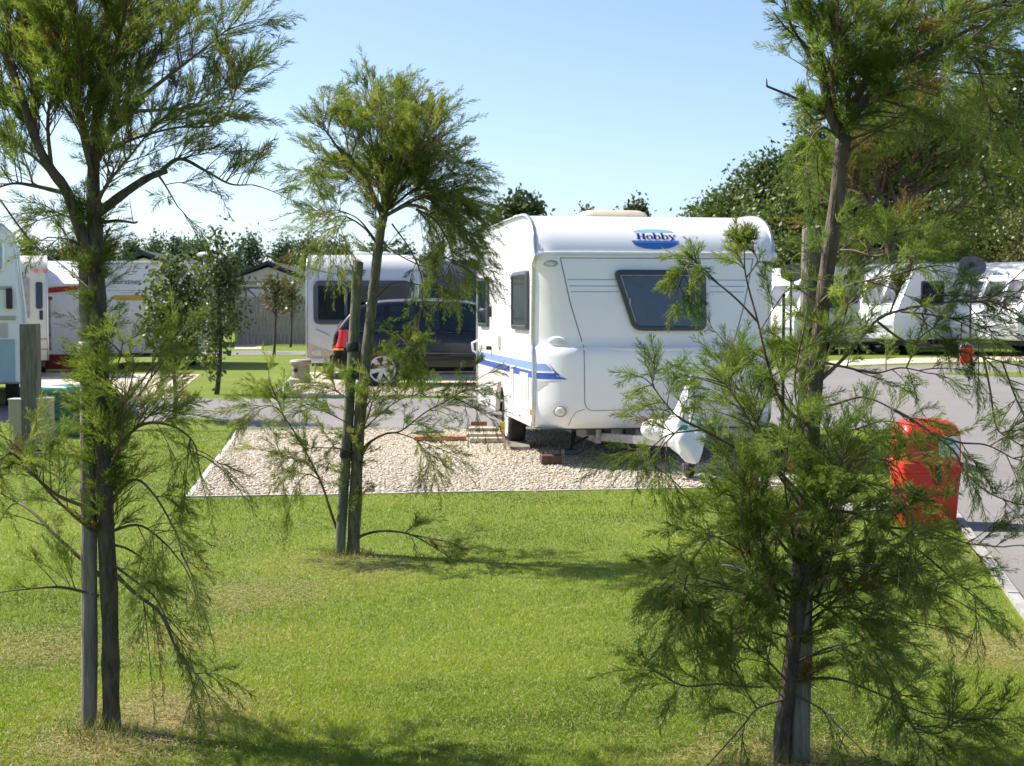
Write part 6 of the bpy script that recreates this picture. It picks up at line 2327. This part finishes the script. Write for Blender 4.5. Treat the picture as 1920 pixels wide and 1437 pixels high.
# far row of wind-break trees at left, each with its own crown
PALP = [(.065, .105, .065), (.08, .125, .075), (.10, .15, .085)]
FAR = [(52, 444, 46), (95, 462, 60), (132, 458, 40), (196, 450, 52), (246, 446, 34), (290, 446, 36), (326, 446, 34), (352, 452, 22), (374, 448, 32), (430, 476, 50), (472, 438, 60), (530, 446, 46), (574, 440, 60), (632, 446, 60), (700, 455, 70), (756, 462, 50), (815, 470, 44)]
for i, (px, top, wd) in enumerate(FAR):
    Y = 95 + (i % 3) * 5
    zt = W(px, top, Y)[2] - .17
    xw = W(px, 500, Y)[0]
    hw = wd / 2 / FPX * Y
    rng = np.random.default_rng(70 + i)
    lobes = [(rng.uniform(-.2, .2) * hw, 0, zt * .5, hw * .9, hw * .9, zt * .42, .5), (rng.uniform(-.4, .0) * hw, 0, zt * .74, hw * .62, hw * .6, zt * .22, .25), (rng.uniform(0, .4) * hw, 0, zt * .86, hw * .42, hw * .4, zt * .14, .2), (0, 0, zt * .2, hw * .8, hw * .8, zt * .2, .15)]
    where = ['leftmost, behind the motorhome', 'behind the cream end of the caravans', 'left of the left tamarisk stem', 'just right of the left tamarisk stem', 'over the left slope of the home roof', 'over the ridge of the nearer home', 'over the right slope of the home roof',
             'slim one beside the street lamp', 'behind the street lamp', 'low one over the pointed young tree', 'tall one above the far home roof', 'between home roof and silver caravan', 'at the left corner of the silver caravan', 'behind the silver caravan roof', 'behind the middle tamarisk stem', 'behind the right end of the silver caravan', 'behind the slate campervan roof'][i]
    leafy('windbreak_tree', 'dark far windbreak tree, ' + where, 'tree', (xw, Y, .17), lobes, 190, 18, .22, PALP, 80 + i, [([(0, 0, 0), (0, 0, zt * .8)], .12, .05)], 'far row of dark windbreak trees', .34, .2, .3)
for px, top, wd, Y, lab, sd_ in ((972, 366, 88, 60, 'round crowned tree showing above the white caravan roof', 101), (1192, 377, 42, 80, 'small tree top peeping over the beige roof hatch', 102), (1098, 392, 34, 90, 'tiny tree top left of the beige roof hatch', 103), (925, 400, 30, 75, 'tree top at the back edge of the white caravan roof', 104)):
    zt = W(px, top, Y)[2] - .17
    xw = W(px, 500, Y)[0]
    hw = wd / 2 / FPX * Y
    leafy('tree', lab, 'tree', (xw, Y, .17), [(0, 0, zt * .78, hw, hw, zt * .22, .6), (hw * .3, 0, zt * .86, hw * .6, hw * .6, zt * .12, .3), (-hw * .5, 0, zt * .76, hw * .5, hw * .5, zt * .14, .2), (0, 0, zt * .45, hw * .7, hw * .7, zt * .3, .2)], 200, 12, .26, [(.05, .075, .03), (.07, .10, .035), (.09, .12, .04)], sd_,
          [([(0, 0, 0), (0, 0, zt * .75)], .14, .06)], None, .25, .2, .3)

# the wooded bank at right
PD_ = [(.055, .085, .030), (.072, .108, .034), (.092, .130, .040), (.125, .160, .055)]
PM_ = [(.085, .120, .036), (.110, .148, .042), (.140, .178, .052)]
PY_ = [(.10, .15, .025), (.13, .18, .03), (.16, .20, .04)]
PB_ = [(.15, .155, .06), (.19, .18, .07), (.13, .155, .05)]
BANK = [  # px, top, width, Y, palette, leaf, label
    (1300, 396, 90, 66, PM_, .26, 'pale green low tree at the left end of the wooded bank'),
    (1352, 362, 110, 62, PM_, .26, 'grey green tree, second from the left end of the wooded bank'),
    (1398, 322, 110, 60, PD_, .26, 'dark green tree on the bank just above the caravan roof corner'),
    (1448, 290, 120, 58, PD_, .26, 'round dark tree on the bank left of the thick pale stake'),
    (1515, 214, 110, 58, PD_, .26, 'tall dark tree on the bank behind the right tamarisk trunk'),
    (1495, 330, 120, 53, PM_, .22, 'mid green tree low on the bank behind the thick stake'),
    (1420, 400, 120, 53, PM_, .22, 'leafy shrub on the bank right above the caravan roof edge'),
    (1590, 230, 150, 60, PD_, .26, 'dark tree high on the bank right of the tamarisk trunk'),
    (1690, 170, 170, 60, PM_, .26, 'tall olive tree on the bank behind the distant tamarisk'),
    (1800, 160, 160, 58, PM_, .26, 'brownish green tree on the bank near the right edge'),
    (1880, 105, 190, 56, PD_, .26, 'tallest dark tree on the bank in the upper right corner'),
    (1870, 300, 130, 50, PY_, .30, 'bright yellow green bush low on the bank at the right edge'),
    (1800, 330, 150, 53, PD_, .24, 'shadowy dark bush on the bank left of the yellow green bush'),
    (1910, 390, 150, 48, PB_, .20, 'straw green scrub bush at the foot of the bank at the right edge'),
    (1790, 420, 150, 49, PB_, .20, 'straw green scrub bush on the bank above the satellite dish'),
    (1560, 420, 140, 50, PM_, .20, 'green shrub at the foot of the bank behind the right tamarisk trunk'),
    (1480, 450, 90, 49, PM_, .20, 'low bright shrub at the foot of the bank beside the thick stake'),
]
for i, (px, top, wd, Y, pal, lf, lab) in enumerate(BANK):
    rng = np.random.default_rng(200 + i)
    xw = W(px, 500, Y)[0]
    gz = H(xw, Y)
    zt = W(px, top, Y)[2] - gz
    hw = wd / 2 / FPX * Y * 1.15
    lobes = [(0, 0, zt * .45, hw, hw, zt * .45, .45)]
    for k in range(7):
        a = rng.uniform(0, 6.28)
        rz = rng.uniform(.14, .24) * zt
        zc = rng.uniform(.3, 1.0) * (zt - rz)
        rad_ = hw * (1.0 - .55 * zc / zt)
        lobes.append((math.cos(a) * rad_ * .6, math.sin(a) * rad_ * .6, zc, hw * rng.uniform(.35, .55), hw * rng.uniform(.35, .55), rz, .10))
    lobes.append((rng.uniform(-.2, .2) * hw, 0, zt * .86, hw * .42, hw * .4, zt * .15, .10))
    leafy('bank_tree' if zt > 4.5 else 'bank_bush', lab, 'tree' if zt > 4.5 else 'bush', (xw, Y, gz), lobes, int(260 + 620 * min(1.3, zt * hw / 16)), 22, lf * .72, pal, 300 + i,
          [([(0, 0, 0), (rng.uniform(-.3, .3), 0, zt * .6)], .16, .07)], 'trees and bushes of the wooded bank', .30, .35, .35)

# ------------------------------------------------------------------ grass
rngg = np.random.default_rng(9)


def vnoise(x, y, s, seed):
    r = np.random.default_rng(seed)
    g = r.random((64, 64))
    u, v = x * s, y * s
    i, j = np.floor(u).astype(int), np.floor(v).astype(int)
    fu, fv = u - i, v - j
    fu, fv = fu * fu * (3 - 2 * fu), fv * fv * (3 - 2 * fv)
    a, b, c, d = g[i % 64, j % 64], g[(i + 1) % 64, j % 64], g[i % 64, (j + 1) % 64], g[(i + 1) % 64, (j + 1) % 64]
    return (a * (1 - fu) + b * fu) * (1 - fv) + (c * (1 - fu) + d * fu) * fv


def inside_pitch(x, y, grow=.06):
    ok = np.ones(len(x), bool)
    for i in range(4):
        a, b = PITCH[i], PITCH[(i + 1) % 4]
        ex, ey = b[0] - a[0], b[1] - a[1]
        L = math.hypot(ex, ey)
        ok &= ((ex * (y - a[1]) - ey * (x - a[0])) / L) > -grow
    return ok


DRY = [(*G(290, 1350), .32, 1.0), (*G(200, 1400), .30, .9), (*G(500, 1110), .45, .55), (*G(430, 1130), .35, .45), (*G(60, 1220), .5, .5), (*G(640, 1055), .45, .55), (*G(1850, 1210), .35, .6), (*G(1870, 1235), .3, .5), (*G(1480, 1440), .4, .8), (*G(1850, 1050), .25, .6), (*G(360, 1200), .4, .4), (*G(330, 1320), .3, .6), (*G(700, 1075), .3, .4)]


def grass(n, y0, y1, label, hmul=1.0):
    u = rngg.random(n)
    # denser near the camera: uniform in 1/y
    y = 1 / (1 / y1 + u * (1 / y0 - 1 / y1)) if y0 < 9 else y0 + u * (y1 - y0)
    half = 960 / FPX * y + .3
    # two thirds of the blades in the middle, the rest on a wide margin to both sides
    x = rngg.uniform(-1, 1, n) * half
    mg = rngg.random(n) < .34
    x = np.where(mg, np.sign(x) * (half - .1 + 3.2 * rngg.random(n)), x)
    ok = (x < KA[0] + KD * (y - KA[1]) - .0) & ~inside_pitch(x, y)
    x, y = x[ok], y[ok]
    n = len(x)
    dry = np.zeros(n)
    for cx, cy, r, a in DRY:
        dry = np.maximum(dry, a * np.exp(-(((x - cx) / r) ** 2 + ((y - cy) / (r * .9)) ** 2) * 1.2))
    big = vnoise(x + 40, y + 40, .9, 1)
    mid = vnoise(x + 40, y + 40, 3.1, 2)
    sm = vnoise(x + 40, y + 40, 11, 3)
    stripe = .5 + .5 * np.sin((x * .35 + y) * 6.0 + 1.5 * big)
    mixv = .40 * big + .30 * mid + .2 * sm + .10 * stripe
    g0, g1, g2 = np.array([.088, .150, .013]), np.array([.188, .270, .026]), np.array([.295, .345, .050])
    t = np.clip((mixv - .32) / .36, 0, 1)[:, None]
    col = np.where(t < .5, g0 + (g1 - g0) * t * 2, g1 + (g2 - g1) * (t - .5) * 2)
    dead = (rngg.random(n) < .07 + .75 * dry + .10 * (sm > .75))[:, None]
    straw = np.array([.42, .32, .17]) * rngg.uniform(.7, 1.2, (n, 1))
    col = np.where(dead, straw, col * rngg.uniform(.75, 1.25, (n, 1)))
    h = (.010 + .016 * rngg.random(n)) * hmul * (1 - .45 * dry) * (.7 + .6 * mid)
    clump = rngg.random(n) < .004
    h = np.where(clump, h * 2.0, h)
    wd = rngg.uniform(.0011, .0022, n) * np.maximum(1, y / 7)
    a = rngg.uniform(0, 6.283, n)
    lean = rngg.uniform(.2, 1.8, n)
    d = np.stack([np.cos(a) * lean, np.sin(a) * lean, np.ones(n)], 1)
    d = nrm(d)
    b = rngg.uniform(0, 6.283, n)
    sd_ = np.stack([np.cos(b), np.sin(b), np.zeros(n)], 1)
    P = np.stack([x, y, np.array([H(p, q) for p, q in zip(x, y)]) if y1 > 17 else np.zeros(n)], 1)
    V = np.stack([P - sd_ * wd[:, None], P + sd_ * wd[:, None], P + d * h[:, None]], 1).reshape(-1, 3)
    F = np.arange(n * 3).reshape(-1, 3)
    o = mk('grass', V, F, GRASSM, None, tint=np.repeat(col, 3, 0))
    return tag(o, label, 'grass', kind='stuff')


grass(860000, 4.3, 11.0, 'short mown grass of the near lawn between the tamarisks')
grass(180000, 11.0, 14.5, 'short mown grass along the front of the gravel pitch', 1.0)
grass(150000, 14.5, 19.2, 'short mown grass on either side of the gravel pitch', 1.2)

# dry clippings lying on the turf, thickest on the worn patches
k = 26000
yy = 1 / (1 / 13.0 + rngg.random(k) * (1 / 4.4 - 1 / 13.0))
xx = rngg.uniform(-1, 1, k) * (960 / FPX * yy + .3)
dr = np.zeros(k)
for cx, cy, r, a in DRY:
    dr = np.maximum(dr, a * np.exp(-(((xx - cx) / r) ** 2 + ((yy - cy) / (r * .9)) ** 2) * 1.2))
keep = (rngg.random(k) < .06 + .18 * (vnoise(xx + 40, yy + 40, 2.3, 8) > .6) + dr) & (xx < KA[0] + KD * (yy - KA[1]) - .02) & ~inside_pitch(xx, yy)
ex = []
for cx, cy, r, a in DRY:
    m_ = int(5200 * a * r * r * 4)
    g_ = rngg.normal(size=(m_, 2)) * r * .62
    ex.append(np.stack([cx + g_[:, 0], cy + g_[:, 1]], 1))
XY = np.vstack([np.stack([xx[keep], yy[keep]], 1)] + ex)
k = len(XY)
b = rngg.uniform(0, 6.283, k)
ln = rngg.uniform(.012, .05, k)[:, None]
dd = np.stack([np.cos(b), np.sin(b), rngg.uniform(-.1, .25, k)], 1)
sd_ = np.stack([-np.sin(b), np.cos(b), rngg.uniform(-.4, .4, k)], 1) * .0013
P = np.stack([XY[:, 0], XY[:, 1], rngg.uniform(.010, .024, k)], 1)
V = np.stack([P - dd * ln * .5 - sd_, P - dd * ln * .5 + sd_, P + dd * ln * .5], 1).reshape(-1, 3)
c = np.array([.50, .38, .21]) * rngg.uniform(.55, 1.25, (k, 1)) * np.array([1, 1, 1])
o = mk('dry_clippings', V, np.arange(len(V)).reshape(-1, 3), GRASSM, None, tint=np.repeat(c, 3, 0))
tag(o, 'dry straw coloured clippings scattered over the lawn', 'grass clippings', kind='stuff')

# longer tufts around the bases of trunks and stakes
tuft = []
for cx, cy, r, k in ((*G(200, 1392), .14, 260), (*G(168, 1372), .09, 130), (*G(650, 1043), .17, 260), (*G(1480, 1440), .16, 240), (*G(1610, 975), .28, 200), (*G(1733, 988), .25, 160), (*G(60, 855), .4, 300)):
    a, rr2 = rngg.uniform(0, 6.28, k), r * np.sqrt(rngg.random(k))
    P = np.stack([cx + np.cos(a) * rr2, cy + np.sin(a) * rr2 * .8, np.full(k, 0.0)], 1)
    b = rngg.uniform(0, 6.28, k)
    ln = rngg.uniform(.05, .15, k)
    d = nrm(np.stack([np.cos(b) * .5, np.sin(b) * .5, np.ones(k)], 1))
    sd_ = np.stack([-np.sin(b), np.cos(b), np.zeros(k)], 1) * .0016
    V = np.stack([P - sd_, P + sd_, P + d * ln[:, None] + np.array([0, 0, -.02])], 1)
    c = np.where(rngg.random((k, 1)) < .35, np.array([.30, .23, .11]), np.array([.12, .17, .03])) * rngg.uniform(.7, 1.2, (k, 1))
    tuft.append((V.reshape(-1, 3), np.repeat(c, 3, 0)))
V = np.vstack([t[0] for t in tuft])
o = mk('grass_tufts', V, np.arange(len(V)).reshape(-1, 3), GRASSM, None, tint=np.vstack([t[1] for t in tuft]))
tag(o, 'longer uncut grass tufts round the trunk and stake bases', 'grass', kind='stuff')
